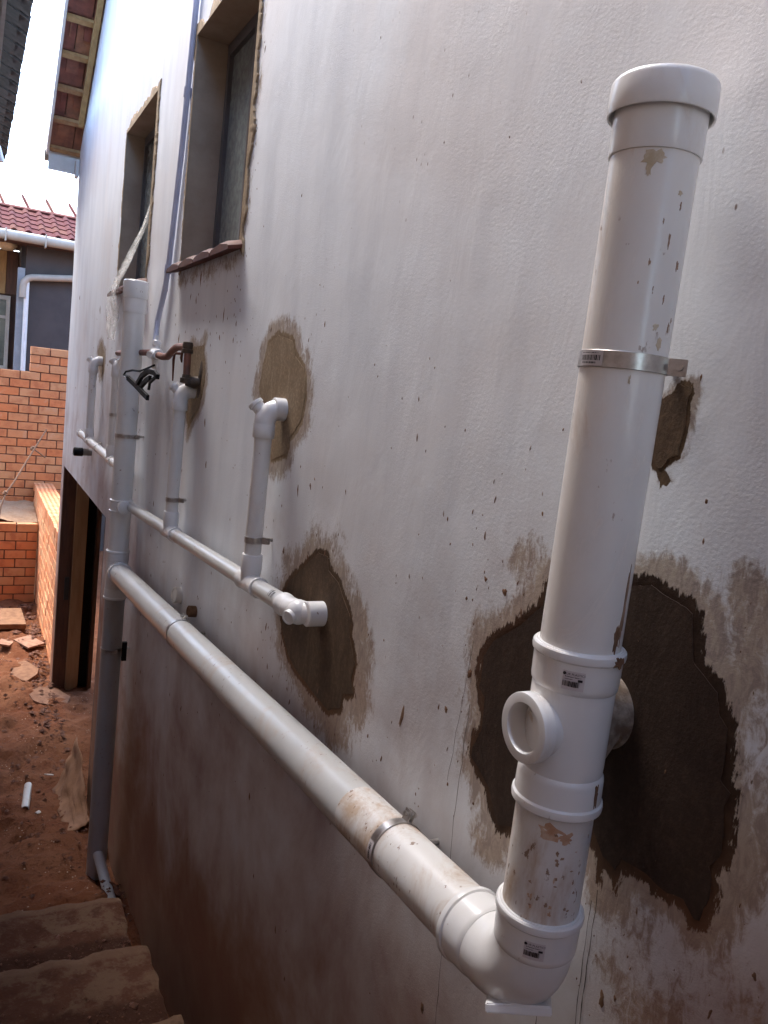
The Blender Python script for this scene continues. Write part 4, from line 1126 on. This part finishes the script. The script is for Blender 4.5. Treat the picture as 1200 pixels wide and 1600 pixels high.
clip(fp(5.40), fdir, R50, (0.2, 0, 0.9), 'steel clip on the thin pipe behind the far stack', w=0.018)

# ------------------------------------------------------------------ water pipe, conduit and small things on the wall
cond = empty('conduit', (-0.015, 3.8, 0.1), 'thin grey conduit pipe running down the wall between the windows', 'conduit')
tube('tube', [(-0.016, 3.60, 2.6), (-0.016, 3.665, 1.6), (-0.016, 3.69, 1.38), (-0.016, 3.745, 0.95), (-0.016, 3.835, 0.50), (-0.018, 3.87, 0.38), (-0.026, 3.945, 0.24), (-0.040, 3.90, 0.125)], 0.0125, M['conduit'], cond, 16)
for (y, z) in ((3.715, 1.20), (3.845, 0.47)):
    tube('coupler', [(-0.016, y - 0.004, z + 0.02), (-0.016, y + 0.004, z - 0.02)], 0.016, M['conduit'], cond, 16)

wp = empty('water_pipe', (0, 3.6, 0.05), 'rusty brown copper water pipe with elbow below the near window', 'pipe')
tube('pipe', [(-0.05, 4.90, 0.082), (-0.05, 4.40, 0.086), (-0.05, 3.90, 0.088), (-0.05, 3.66, 0.070), (-0.05, 3.55, 0.072), (-0.05, 3.46, 0.098), (-0.05, 3.38, 0.112), (-0.05, 3.22, 0.110)], 0.015, M['copper'], wp, 14)
lathe('elbow', (-0.05, 3.20, 0.085), (0, 0, 1), [(0, 0.017), (0.002, 0.022), (0.016, 0.022), (0.018, 0.018), (0.034, 0.021), (0.044, 0.018), (0.046, 0.004)], M['brass'], wp, 16)
tube('drop', [(-0.05, 3.195, 0.10), (-0.05, 3.19, 0.04), (-0.05, 3.185, -0.01)], 0.014, M['copper'], wp, 14)
lathe('nut', (-0.05, 3.185, -0.03), (0, 0, 1), [(0, 0.018), (0.001, 0.024), (0.02, 0.024), (0.021, 0.018), (0.034, 0.016)], M['brass'], wp, 6, smooth=20)
tube('wall_spigot', [(-0.052, 3.185, -0.022), (-0.02, 3.178, -0.024), (0.02, 3.172, -0.02)], [0.017, 0.024, 0.024], M['brass'], wp, 12)
link('mortar_lump', mesh(*fleck_vf(3.165, 0.0, 0.05, 0.07, 77.0), 50), M['brass'], wp)
vb = empty('stop_valve', (-0.05, 3.80, 0.08), 'white plastic stop valve on the rusty water pipe', 'valve')
lathe('body', (-0.05, 3.845, 0.088), (0, -1, -0.10), [(0, 0.018), (0.002, 0.024), (0.03, 0.026), (0.05, 0.030), (0.07, 0.026), (0.098, 0.023), (0.10, 0.017)], M['fitting'], vb, 10, smooth=25)
lathe('bonnet', (-0.05, 3.80, 0.09), (0.0, 0.08, 1), [(0, 0.018), (0.03, 0.016), (0.034, 0.020), (0.05, 0.018), (0.055, 0.010), (0.075, 0.007)], M['fitting'], vb, 12)
lathe('stub', (-0.06, 3.79, 0.078), (-0.75, -0.6, -0.1), [(0, 0.017), (0.034, 0.017), (0.035, 0.0165), (0.0345, 0.012)], M['fitting'], vb, 14)
lathe('bore', (-0.0858, 3.7694, 0.0746), (-0.75, -0.6, -0.1), [(0, 0.0125), (0.0012, 0.0120)], M['black'], vb, 14)
lathe('drain', (-0.05, 3.82, 0.06), (0, 0.1, -1), [(0, 0.016), (0.04, 0.012), (0.045, 0.006)], M['fitting'], vb, 10)
for i, (y, z, l) in enumerate(((3.50, 0.09, 0.17), (3.36, 0.10, 0.07))):
    sp_ = tube('iron_spike', [(0.004, y, z), (-0.032, y, z - 0.002), (-0.034, y + 0.008, z - 0.03), (-0.030, y + 0.012, z - l * 0.7)], [0.006, 0.007, 0.006, 0.003], M['rust'], None, 8)
    tag(sp_, ('long' if i == 0 else 'short') + ' rusty iron spike holding the brown water pipe', 'spike')

plug = empty('cable_plug', (-0.10, 4.0, -0.05), 'black cable with folded plug hanging across the far stack', 'cable')
bx = -0.165
def strap(pts, w, th):
    V, F = [], []
    for i, p in enumerate(pts):
        p = Vector(p); d = (Vector(pts[min(i + 1, len(pts) - 1)]) - Vector(pts[max(0, i - 1)])).normalized(); n = d.cross(Vector((1, 0, 0))).normalized()
        for s, q in ((-1, -1), (1, -1), (1, 1), (-1, 1)): V.append(p + n * w / 2 * s + Vector((th / 2 * q, 0, 0)))
        if i:
            for k in range(4): F.append((4 * i - 4 + k, 4 * i - 4 + (k + 1) % 4, 4 * i + (k + 1) % 4, 4 * i + k))
    F.append((3, 2, 1, 0)); F.append(tuple(4 * (len(pts) - 1) + k for k in range(4)))
    return mesh(V, F)
PB = Vector((-0.155, 0, 0))
link('arm', strap([(-0.158, 3.86, -0.040), (-0.150, 3.70, -0.066), (-0.150, 3.52, -0.092), (-0.150, 3.40, -0.108)], 0.022, 0.012), M['black'], plug)
link('arm', strap([(-0.150, 3.66, -0.062), (-0.150, 3.56, -0.022), (-0.145, 3.46, 0.000), (-0.140, 3.34, -0.004), (-0.140, 3.28, -0.018)], 0.020, 0.014), M['black'], plug)
link('arm', strap([(-0.146, 3.58, -0.066), (-0.146, 3.48, -0.038), (-0.146, 3.40, -0.026)], 0.020, 0.012), M['black'], plug)
link('arm', strap([(-0.144, 3.29, -0.016), (-0.146, 3.40, -0.045), (-0.147, 3.41, -0.075)], 0.010, 0.010), M['black'], plug)
tube('cable', [(-0.055, 3.80, 0.03), (-0.09, 3.74, 0.016), (-0.135, 3.70, -0.004), (-0.150, 3.80, -0.004), (-0.162, 3.90, -0.014), (-0.165, 3.93, -0.030), (-0.160, 3.86, -0.040)], 0.005, M['black'], plug, 8)
lathe('pin', (-0.160, 3.87, -0.040), (-0.12, 0.95, 0.05), [(0, 0.006), (0.05, 0.005), (0.055, 0.002)], M['steel'], plug, 8)

stub = empty('pipe_stub', (-0.05, 6.12, -0.63), 'dark rubber-ended pipe stub poking out of the wall above the opening', 'pipe')
lathe('pipe', (0.02, 6.12, -0.628), (-1, -0.06, 0), [(0, 0.026), (0.09, 0.026)], M['pvc_dark'], stub, 18)
lathe('end_sleeve', (-0.06, 6.115, -0.628), (-1, -0.06, 0), [(0, 0.027), (0.002, 0.031), (0.060, 0.031), (0.062, 0.027), (0.055, 0.024), (0.055, 0.001)], M['black'], stub, 18)
# broken ends of old pipe in the wall behind the thick pipe
for i, (y, z, r) in enumerate(((3.20, -0.895, 0.034), (2.95, -0.89, 0.022))):
    ob = lathe('old_pipe_end', (0.02, y, z), (-1, -0.1, 0.1), [(0, r), (0.05, r), (0.052, r * 0.8), (0.046, r * 0.7), (0.046, 0.001)], M['pvc_dirty'] if i == 0 else M['mud'], None, 14)
    tag(ob, ('broken white pipe end' if i == 0 else 'broken brown pipe end') + ' in the wall behind the thick sloping pipe', 'pipe')

# torn plastic film hanging from the far window
def film():
    V, F = [], []
    path = [(0.06, 4.62, 0.98, 0.03), (0.03, 4.72, 0.80, 0.10), (0.0, 4.84, 0.67, 0.20), (-0.03, 4.97, 0.56, 0.27), (-0.05, 5.12, 0.47, 0.30), (-0.04, 5.22, 0.38, 0.30), (-0.025, 5.28, 0.28, 0.28), (-0.02, 5.33, 0.17, 0.16)]
    n, m = 40, 16
    for i in range(n + 1):
        t = i / n * (len(path) - 1); k = min(int(t), len(path) - 2); u = t - k
        a, b = path[k], path[k + 1]
        x, y, z, w = (a[q] + (b[q] - a[q]) * u for q in range(4))
        for j in range(m + 1):
            s = j / m - 0.5
            fold = 0.010 * math.sin(s * 23 + 0.6 * math.sin(i * 0.12)) + 0.010 * mnoise.noise(Vector((s * 5, i * 0.12, 2)))
            V.append((x + fold * (0.4 + 4 * w) - 0.01, y - s * w * 1.3 + 0.008 * math.sin(i * 0.8 + j), z + s * w * 0.35 * (1 - i / n) + 0.006 * math.sin(j * 2.1 + i * 0.3)))
    for i in range(n):
        for j in range(m): F.append((i * (m + 1) + j, i * (m + 1) + j + 1, (i + 1) * (m + 1) + j + 1, (i + 1) * (m + 1) + j))
    me = mesh(V, F, 80)
    o = link('plastic_film', me, M['film'])
    tag(o, 'torn clear plastic film hanging out of the far window', 'plastic')
film()

# ------------------------------------------------------------------ brick walls at the end of the passage
BL, BH, BD = 0.240, 0.102, 0.105
brick_me = box_me(-BL / 2, BL / 2, -BD / 2, BD / 2, -BH / 2, BH / 2, 0.004); brick_me.materials.append(M['brick'])
half_me = box_me(-BL / 4 + .0025, BL / 4 - .0025, -BD / 2, BD / 2, -BH / 2, BH / 2, 0.004); half_me.materials.append(M['brick'])
def brick(parent, loc, rz, half=False):
    o = bpy.data.objects.new('brick', half_me if half else brick_me)
    COL.objects.link(o); o.parent = parent
    o.location = Vector(loc) - parent.location
    o.rotation_euler = (rng.uniform(-.012, .012), rng.uniform(-.012, .012), rz + rng.uniform(-.012, .012))
    return o
PL, PH = 0.254, 0.1155
bw = empty('brick_wall', (0, 12.1, -3.1), 'tall stepped red brick wall at the end of the passage', 'wall')
box('mortar_core', -1.12, 0.95, 12.106, 12.20, -3.3, -0.19, M['joint'], bw)
box('mortar_core', -0.075, 0.95, 12.107, 12.199, -0.189, 0.13, M['joint'], bw)
ztop = 0.160
for row in range(20):
    z = ztop - PH * (row + 0.5)
    x = -0.08 if row < 3 else -1.08
    if row % 2: 
        brick(bw, (x + BL / 4, 12.15, z), 0, True); x += PL / 2
    while x + BL < 0.98:
        brick(bw, (x + BL / 2, 12.15 + rng.uniform(-.003, .003), z), 0); x += PL
tw = empty('brick_wall', (-0.5, 10.9, -3.1), 'low red brick retaining wall in front of the tall one', 'wall')
box('mortar_core', -1.25, 0.03, 10.906, 11.0, -3.3, -2.10, M['joint'], tw)
for row in range(10):
    z = -2.075 - PH * (row + 0.5)
    x = 0.035
    if row % 2: brick(tw, (x - BL / 4, 10.95, z), 0, True); x -= PL / 2
    while x - BL > -1.25:
        brick(tw, (x - BL / 2, 10.95 + rng.uniform(-.003, .003), z), 0); x -= PL
# sand fill behind the low wall
V, F = [], []
nx, ny = 26, 24
for j in range(ny + 1):
    for i in range(nx + 1):
        x = -1.25 + 1.29 * i / nx; y = 10.99 + 1.12 * j / ny
        V.append((x, y, -2.075 + 0.05 * mnoise.fractal(Vector((x * 4, y * 4, 5)), 0.9, 2, 4) + 0.10 * smoothstep(j / ny)))
for j in range(ny):
    for i in range(nx): F.append((j * (nx + 1) + i, j * (nx + 1) + i + 1, (j + 1) * (nx + 1) + i + 1, (j + 1) * (nx + 1) + i))
tag(link('terrace_fill', mesh(V, F, 60), M['sand']), kind='structure')
# side wall running on from the house corner
sw = empty('brick_wall', (0.15, 10.1, -3.1), 'brick side wall running back from the house corner, holes in its top', 'wall')
box('mortar_core', 0.056, 0.265, 8.10, 12.09, -3.3, -1.83, M['joint'], sw)
for row in range(12):
    z = -1.815 - PH * (row + 0.5) + 0.0
    y = 8.12
    if row % 2: brick(sw, (0.10, y + BL / 4, z), math.pi / 2, True); y += PL / 2
    while y + BL < 12.1:
        brick(sw, (0.10 + rng.uniform(-.003, .003), y + BL / 2, z), math.pi / 2); y += PL
# header course with the bricks' holes open on top
def holed_me():
    bm = bmesh.new()
    nx, ny = 9, 5
    lx, ly = BL, BD
    xs = [-lx / 2 + lx * i / nx for i in range(nx + 1)]; ys = [-ly / 2 + ly * j / ny for j in range(ny + 1)]
    top = {}
    g = [[bm.verts.new((x, y, BH / 2)) for y in ys] for x in xs]
    for i in range(nx):
        for j in range(ny):
            f = bm.faces.new((g[i][j], g[i + 1][j], g[i + 1][j + 1], g[i][j + 1]))
            if i % 2 and j % 2:
                r = bmesh.ops.extrude_face_region(bm, geom=[f])
                for v in r['geom']:
                    if isinstance(v, bmesh.types.BMVert): v.co.z -= 0.06
                bm.faces.remove(f)
    # sides
    low = {}
    def lo(v):
        if v not in low: low[v] = bm.verts.new((v.co.x, v.co.y, -BH / 2))
        return low[v]
    for i in range(nx):
        for j in (0, ny): 
            bm.faces.new((g[i][j], g[i + 1][j], lo(g[i + 1][j]), lo(g[i][j])))
    for j in range(ny):
        for i in (0, nx): bm.faces.new((g[i][j], g[i][j + 1], lo(g[i][j + 1]), lo(g[i][j])))
    bmesh.ops.recalc_face_normals(bm, faces=bm.faces)
    me = bpy.data.meshes.new('m'); bm.to_mesh(me); bm.free(); me.materials.append(M['brick'])
    return me
hm = holed_me()
y = 8.16
while y < 12.08:
    o = bpy.data.objects.new('brick', hm); COL.objects.link(o); o.parent = sw
    o.location = Vector((0.162 + rng.uniform(-.004, .004), y, -1.765)) - sw.location; o.rotation_euler = (0, 0, rng.uniform(-.02, .02)); y += 0.117

# rope with knots
rp = empty('rope', (-0.25, 11.3, -1.0), 'brown rope with knots strung slantwise before the brick wall', 'rope')
def R(px_x, y, z): return Vector((px_x, y, z))
pts = [(0.14, 11.7, -0.93), (0.05, 11.6, -1.08), (-0.10, 11.4, -1.33), (-0.24, 11.2, -1.57), (-0.345, 11.05, -1.72), (-0.40, 10.95, -1.88), (-0.42, 10.88, -2.03), (-0.43, 10.86, -2.25)]
tube('strand', pts, 0.010, M['rope'], rp, 8)
tube('strand', [(-0.02, 11.55, -1.19), (0.05, 11.6, -1.24), (0.14, 11.7, -1.31)], 0.010, M['rope'], rp, 8)
for p in ((-0.02, 11.54, -1.18), (-0.345, 11.05, -1.72)):
    lathe('knot', Vector(p) - Vector((0.03, 0, 0.03)), (0.6, 0.2, 0.8), [(0, 0.01), (0.015, 0.028), (0.035, 0.024), (0.05, 0.030), (0.068, 0.012)], M['rope'], rp, 10)

# ------------------------------------------------------------------ far house beyond the brick wall
FH = 14.0
fh = empty('far_house', (0, FH, -3.1), 'dark grey house with maroon tiled roof behind the brick wall', 'house')
box('wall', -0.10, 4.0, FH, FH + 0.2, -3.3, 1.72, M['grey_wall'], fh)
box('return_wall', -0.16, -0.04, FH + 0.203, FH + 1.2, -3.3, 1.70, M['grey_wall'], fh)
box('wood_wall', -6.0, -0.165, FH + 0.9, FH + 1.1, -3.3, 1.68, M['timber_dark'], fh)
for k in range(6):
    box('cladding_board', -0.335 - 0.17 * k, -0.172 - 0.17 * k, FH + 0.872, FH + 0.895, 0.98, 1.66, M['timber'] if k % 2 else M['timber_dark'], fh, 0.003)
box('corner_trim', -0.205, -0.105, FH - 0.02, FH + 0.19, -3.3, 1.35, M['grey_trim'], fh)
box('soffit', -6.0, 4.0, FH - 0.28, FH + 0.95, 1.70, 1.73, M['timber_dark'], fh)
g = lathe('gutter', (-6.0, FH - 0.34, 1.765), (1, 0, 0), [(0, 0.075), (10.0, 0.075)], M['gutter'], fh, 20)
for x in (-0.42, 0.13, 0.68):
    box('gutter_bracket', x, x + 0.02, FH - 0.425, FH - 0.25, 1.66, 1.85, M['gutter'], fh, 0.004)
dp = tube('downpipe', [(1.6, FH - 0.10, 1.37), (0.9, FH - 0.10, 1.34), (0.0, FH - 0.10, 1.22), (-0.06, FH - 0.10, 1.20), (-0.115, FH - 0.10, 1.14), (-0.13, FH - 0.10, 1.06), (-0.13, FH - 0.10, 0.9)], 0.052, M['gutter'], fh, 14)
tube('downpipe', [(-0.075, FH - 0.08, 1.14), (-0.075, FH - 0.08, -0.6)], 0.036, M['white_paint'], fh, 14)
wf = empty('window'); wf.parent = fh; wf.location = Vector((-0.35, FH + 0.86, 0)) - fh.location
def fbar(n, a, b, c, d, m, y0=FH + 0.82, y1=FH + 0.87): box(n, a, b, y0, y1, c, d, m, wf, 0.003)
fbar('frame', -1.3, -0.26, 0.88, 0.95, M['frame_pale']); fbar('frame', -1.3, -0.26, -0.26, -0.18, M['frame_pale'])
fbar('frame', -0.32, -0.26, -0.179, 0.879, M['frame_pale']); fbar('frame', -0.86, -0.80, -0.179, 0.879, M['frame_pale'])
fbar('frame', -0.799, -0.321, 0.58, 0.63, M['frame_pale'])
fbar('pane', -0.80, -0.32, 0.631, 0.879, M['far_glass'], FH + 0.84, FH + 0.86); fbar('pane', -0.80, -0.32, -0.179, 0.579, M['far_glass'], FH + 0.84, FH + 0.86)
fbar('pane', -1.3, -0.86, -0.179, 0.879, M['far_glass'], FH + 0.84, FH + 0.86)
lathe('ceiling_lamp', (-0.36, FH + 0.25, 1.70), (0, 0, -1), [(0, 0.14), (0.03, 0.14), (0.035, 0.125), (0.08, 0.11), (0.10, 0.07), (0.105, 0.001)], M['lamp_cream'], fh, 24)
# tiled slope: every tile of the courses in view
def roof_tile_me(w, l):
    V, F = [], []
    n = 10
    for j, (t, dz) in enumerate(((0, 0), (1, 0.0))):
        for i in range(n + 1):
            u = i / n
            prof = 0.032 * max(0, math.sin(u * 2 * math.pi)) + 0.006 * math.sin(u * math.pi)
            V.append((u * w, t * l, prof))
    for i in range(n + 1): V.append((i / n * w, 0, V[i][2] - 0.022))
    for i in range(n):
        F.append((i, i + 1, n + 2 + i, n + 1 + i)); F.append((2 * n + 2 + i, 2 * n + 3 + i, i + 1, i))
    me = mesh(V, F, 50); me.materials.append(M['tile_maroon']); return me
rt = roof_tile_me(0.205, 0.40)
sl_a = math.atan(0.38)
for r in range(5):
    for c in range(22):
        o = bpy.data.objects.new('roof_tile', rt); COL.objects.link(o); o.parent = fh
        yy = FH - 0.34 + r * 0.30 * math.cos(sl_a); zz = 1.845 + r * 0.30 * math.sin(sl_a) + 0.0
        o.location = Vector((-2.2 + c * 0.205, yy, zz)) - fh.location
        o.rotation_euler = (sl_a - 0.05, 0, 0)
y0 = FH - 0.34; z0 = 1.825
link('roof_deck', mesh([(-6, y0, z0), (4, y0, z0), (4, y0 + 1.55, z0 + 0.575), (-6, y0 + 1.55, z0 + 0.575)], [(0, 1, 2, 3)]), M['tile_maroon'], fh)
link('ridge_flashing', mesh(*bevel_box_vf((-1.0, y0 + 1.46, z0 + 0.585), (1, 0, 0), (0, 1, 0.38), (0, -.38, 1), 5, 0.06, 0.012)), M['tile_maroon'], fh)
up0 = Vector((0, y0 + 1.50, z0 + 0.57)); ud = Vector((0, 0.86, 0.52))
link('upper_roof', mesh([up0 + Vector((-6, 0, 0)), up0 + Vector((4, 0, 0)), up0 + Vector((4, 0, 0)) + ud * 0.55, up0 + Vector((-6, 0, 0)) + ud * 0.55], [(0, 1, 2, 3)]), M['sheet'], fh)
for k in range(7):
    xb = -1.15 + 0.375 * k
    a = up0 + Vector((xb, 0, 0.015)); b = up0 + Vector((xb - 0.10, 0, 0.02)) + ud * 0.56
    tube('roof_rib', [a, b], 0.022, M['tile_maroon'], fh, 6)

ac = empty('wall_box', (-0.62, 13.2, 1.2), 'white box fixed on the left under the far roof eave', 'box')
box('case', -0.78, -0.535, 13.1, 13.4, 1.16, 1.52, M['white_paint'], ac, 0.012)
box('cover', -0.775, -0.54, 13.085, 13.098, 1.17, 1.51, M['white_paint'], ac, 0.004)
box('bracket', -1.3, -0.781, 13.2, 13.25, 1.30, 1.34, M['grey_trim'], ac)

# ------------------------------------------------------------------ neighbouring house on the left
nb = empty('neighbour_house', (-1.25, 4.0, -3.0), 'neighbouring house on the left, only its dark tiled eave shows', 'house')
NB0, NB1 = -9.0, 10.7
box('wall', -5.0, -1.25, NB0, 6.3, -3.4, 2.02, M['neighbour'], nb)
box('unseen_setback_wall', -5.0, -3.2, 6.302, NB1, -3.4, 2.02, M['neighbour'], nb)  # unseen, set back to let side light reach the far end
box('unseen_post', -1.25, -1.13, NB1 - 0.15, NB1 - 0.03, -3.4, 2.02, M['white_paint'], nb, 0.006)  # unseen post added under the eave where the wall is set back
box('light_block_wall', -1.249, -0.02, -2.6, -2.4, -1.8, 0.1, M['neighbour'], nb)  # unseen wall added behind the camera to block frontal light
box('fascia', -0.715, -0.692, NB0 - 0.1, NB1 + 0.1, 1.98, 2.16, M['grey_trim'], nb)
box('soffit', -3.19, -0.716, NB0 - 0.1, NB1 + 0.1, 2.03, 2.05, M['grey_trim'], nb)
V = [(-0.60, NB0 - 0.1, 2.205), (-0.60, NB1 + 0.1, 2.205), (-5.0, NB1 + 0.1, 3.9), (-5.0, NB0 - 0.1, 3.9)]
link('roof_deck', mesh(V, [(0, 1, 2, 3)]), M['tile_dark'], nb)
V, F = [], []
n = 8
for j, x in enumerate((0.0, -0.42)):
    for i in range(n + 1):
        u = i / n
        V.append((x, u * 0.305, 0.012 * math.sin(u * 2 * math.pi) + 0.02 * j * 8 * 1.02))
for i in range(n + 1): V.append((-0.004, i / n * 0.305, V[i][2] - 0.028))
for i in range(n + 1): V.append((-0.42, i / n * 0.305, V[n + 1 + i][2] - 0.028))
for i in range(n):
    F.append((i, n + 1 + i, n + 2 + i, i + 1)); F.append((i, i + 1, 2 * n + 3 + i, 2 * n + 2 + i)); F.append((2 * n + 2 + i, 2 * n + 3 + i, 3 * n + 4 + i, 3 * n + 3 + i))
F.append((0, 2 * n + 2, 3 * n + 3, n + 1)); F.append((n, 2 * n + 1, 4 * n + 3, 3 * n + 2))
et = mesh(V, F, 50); et.materials.append(M['tile_dark'])
k = 0
y = NB0 - 0.1
while y < NB1:
    o = bpy.data.objects.new('eave_tile', et); COL.objects.link(o); o.parent = nb
    o.location = Vector((-0.53 + rng.uniform(-.004, .004), y, 2.20)) - nb.location
    o.rotation_euler = (0.07, 0.0, rng.uniform(-.02, .02)); y += 0.300
tube('overflow_pipe', [(-0.72, 8.6, 1.90), (-0.66, 8.6, 1.86), (-0.625, 8.6, 1.74)], 0.035, M['white_paint'], nb, 12)

# ------------------------------------------------------------------ rubbish on the ground
oc = lathe('pipe_offcut', (-0.348, 5.53, ground_z(5.53) + 0.065), (-0.115, -0.98, 0.03), [(0, 0.0245), (0, 0.021), (0.002, 0.025), (0.34, 0.025), (0.342, 0.0205), (0.25, 0.0205)], M['pvc_mid'], None, 24)
tag(oc, 'white pipe offcut lying on the red soil', 'pipe')

def shard(name, cx, cy, sx, sy, th, rz, mat, lab, cat, tilt=(0, 0), lift=0.02, grp=None, seed=0):
    r2 = random.Random(seed)
    n = 11
    base = []
    for k in range(n):
        a = 2 * math.pi * k / n + r2.uniform(-.2, .2)
        base.append((math.cos(a) * sx * r2.uniform(.6, 1.15), math.sin(a) * sy * r2.uniform(.6, 1.15)))
    rot = Matrix.Rotation(rz, 3, 'Z') @ Matrix.Rotation(tilt[0], 3, 'X') @ Matrix.Rotation(tilt[1], 3, 'Y')
    o = Vector((cx, cy, ground_z(cy) + lift))
    V = [o + rot @ Vector((x, y, th)) for x, y in base] + [o + rot @ Vector((x * 1.02, y * 1.02, 0)) for x, y in base]
    F = [tuple(range(n)), tuple(reversed(range(n, 2 * n)))] + [(i, n + i, n + (i + 1) % n, (i + 1) % n) for i in range(n)]
    ob = link(name, mesh(V, F), mat)
    return tag(ob, lab, cat, grp)
def quad_piece(name, cx, cy, sx, sy, th, rz, mat, lab, cat, tilt=(0, 0), lift=0.03):
    rot = Matrix.Rotation(rz, 3, 'Z') @ Matrix.Rotation(tilt[0], 3, 'X') @ Matrix.Rotation(tilt[1], 3, 'Y')
    o = Vector((cx, cy, ground_z(cy) + lift))
    me = mesh(*bevel_box_vf(o, rot @ Vector((1, 0, 0)), rot @ Vector((0, 1, 0)), rot @ Vector((0, 0, 1)), sx, sy, th))
    return tag(link(name, me, mat), lab, cat)
quad_piece('board', -0.36, 9.95, 0.22, 0.28, 0.03, 0.05, M['stone'], 'flat sandy board lying before the low brick wall', 'board', (0.05, 0.03), 0.08)
quad_piece('tile_piece', -0.125, 9.15, 0.10, 0.13, 0.010, 0.55, M['tile_dusty'], 'broken pinkish tile lying flat on the soil by the side wall', 'tile', (0.10, -0.05), 0.05)
quad_piece('tile_piece', -0.36, 9.15, 0.07, 0.10, 0.010, -0.3, M['tile_dusty'], 'small broken tile on the soil at the left edge', 'tile', (-0.08, 0.12), 0.05)
shard('concrete_slab', -0.055, 7.55, 0.17, 0.24, 0.045, 0.3, M['stone'], 'flat muddy concrete slab at the garage opening', 'slab', (0.04, 0.05), -0.025, seed=3)
shard('concrete_slab', -0.20, 8.35, 0.15, 0.30, 0.035, 0.1, M['stone'], 'flat muddy concrete slab out past the house corner', 'slab', (0.02, -0.04), -0.02, seed=9)
shard('white_chip', -0.315, 5.10, 0.022, 0.014, 0.004, 0.3, M['white_paint'], 'white chip beside the end of the pipe offcut', 'chip', (0.3, 0.1), 0.03, seed=4)
shard('stick', -0.20, 5.72, 0.030, 0.006, 0.006, -0.4, M['white_paint'], 'thin white sliver on the soil right of the pipe offcut', 'chip', (0, 0), 0.04, seed=5)
# loose stones and clods, too many to count
bits = []
r3_ = random.Random(21)
for i in range(900):
    y = r3_.uniform(3.5, 10.8); x = r3_.uniform(-1.15, 0.03) if r3_.random() < 0.6 else r3_.gauss(-0.06, 0.06)
    if x > 0.0 and y < 8.1: x = -0.03
    s = r3_.uniform(0.004, 0.017) * (1.0 + 0.14 * (y - 3.5)) * (1.7 if r3_.random() < 0.06 else 1)
    c = Vector((x, y, ground_z(y) + 0.01 + 0.075 * mnoise.fractal(Vector((x * 2.2, y * 2.2, 3.1)), 0.9, 2.1, 5) + 0.032 * mnoise.fractal(Vector((x * 9, y * 9, 7.7)), 0.8, 2.0, 4)))
    V = []
    for k in range(6):
        d = [Vector((1, 0, 0)), Vector((-1, 0, 0)), Vector((0, 1, 0)), Vector((0, -1, 0)), Vector((0, 0, 0.6)), Vector((0, 0, -0.6))][k]
        V.append(c + Vector((d.x * s * r3_.uniform(.6, 1.4), d.y * s * r3_.uniform(.6, 1.5), d.z * s * r3_.uniform(.6, 1.3))))
    bits.append((V, [(0, 2, 4), (2, 1, 4), (1, 3, 4), (3, 0, 4), (2, 0, 5), (1, 2, 5), (3, 1, 5), (0, 3, 5)]))
tag(link('loose_stones', mesh(*join_vf(bits)), M['stone']), 'loose stones and clods scattered over the red soil', 'stones', kind='stuff')

# crumpled brown paper sack against the wall beside the opening
def sack(name, y0, y1, ztop, x0, lab, seed, tall=False):
    V, F = [], []
    n, m = 18, 16
    for j in range(m + 1):
        t = j / m
        for i in range(n + 1):
            s = i / n
            y = y0 + (y1 - y0) * s
            zb = ground_z(y) - 0.02
            zt = ztop - 0.30 * (1 - s) ** 1.5 + 0.05 * mnoise.noise(Vector((s * 4, seed, 0)))
            zt = max(zt, zb + 0.06)
            fold = 0.014 * mnoise.fractal(Vector((s * 5, t * 3, seed)), 0.8, 2, 4) * (1 + 2 * t * (1 - t))
            V.append((x0 * (1 - 0.85 * t ** 0.7) + fold - 0.015, y + 0.02 * mnoise.noise(Vector((t * 5, s * 2, seed + 4))), zb + (zt - zb) * t))
    for j in range(m):
        for i in range(n): F.append((j * (n + 1) + i, j * (n + 1) + i + 1, (j + 1) * (n + 1) + i + 1, (j + 1) * (n + 1) + i))
    o = link(name, mesh(V, F, 30), M['sack'])
    sm = o.modifiers.new('thick', 'SOLIDIFY'); sm.thickness = 0.006
    return tag(o, lab, 'sack')
sack('paper_sack', 4.80, 5.60, -2.58, -0.17, 'crumpled brown paper sack slumped on the soil beside the far stack', 2.0)
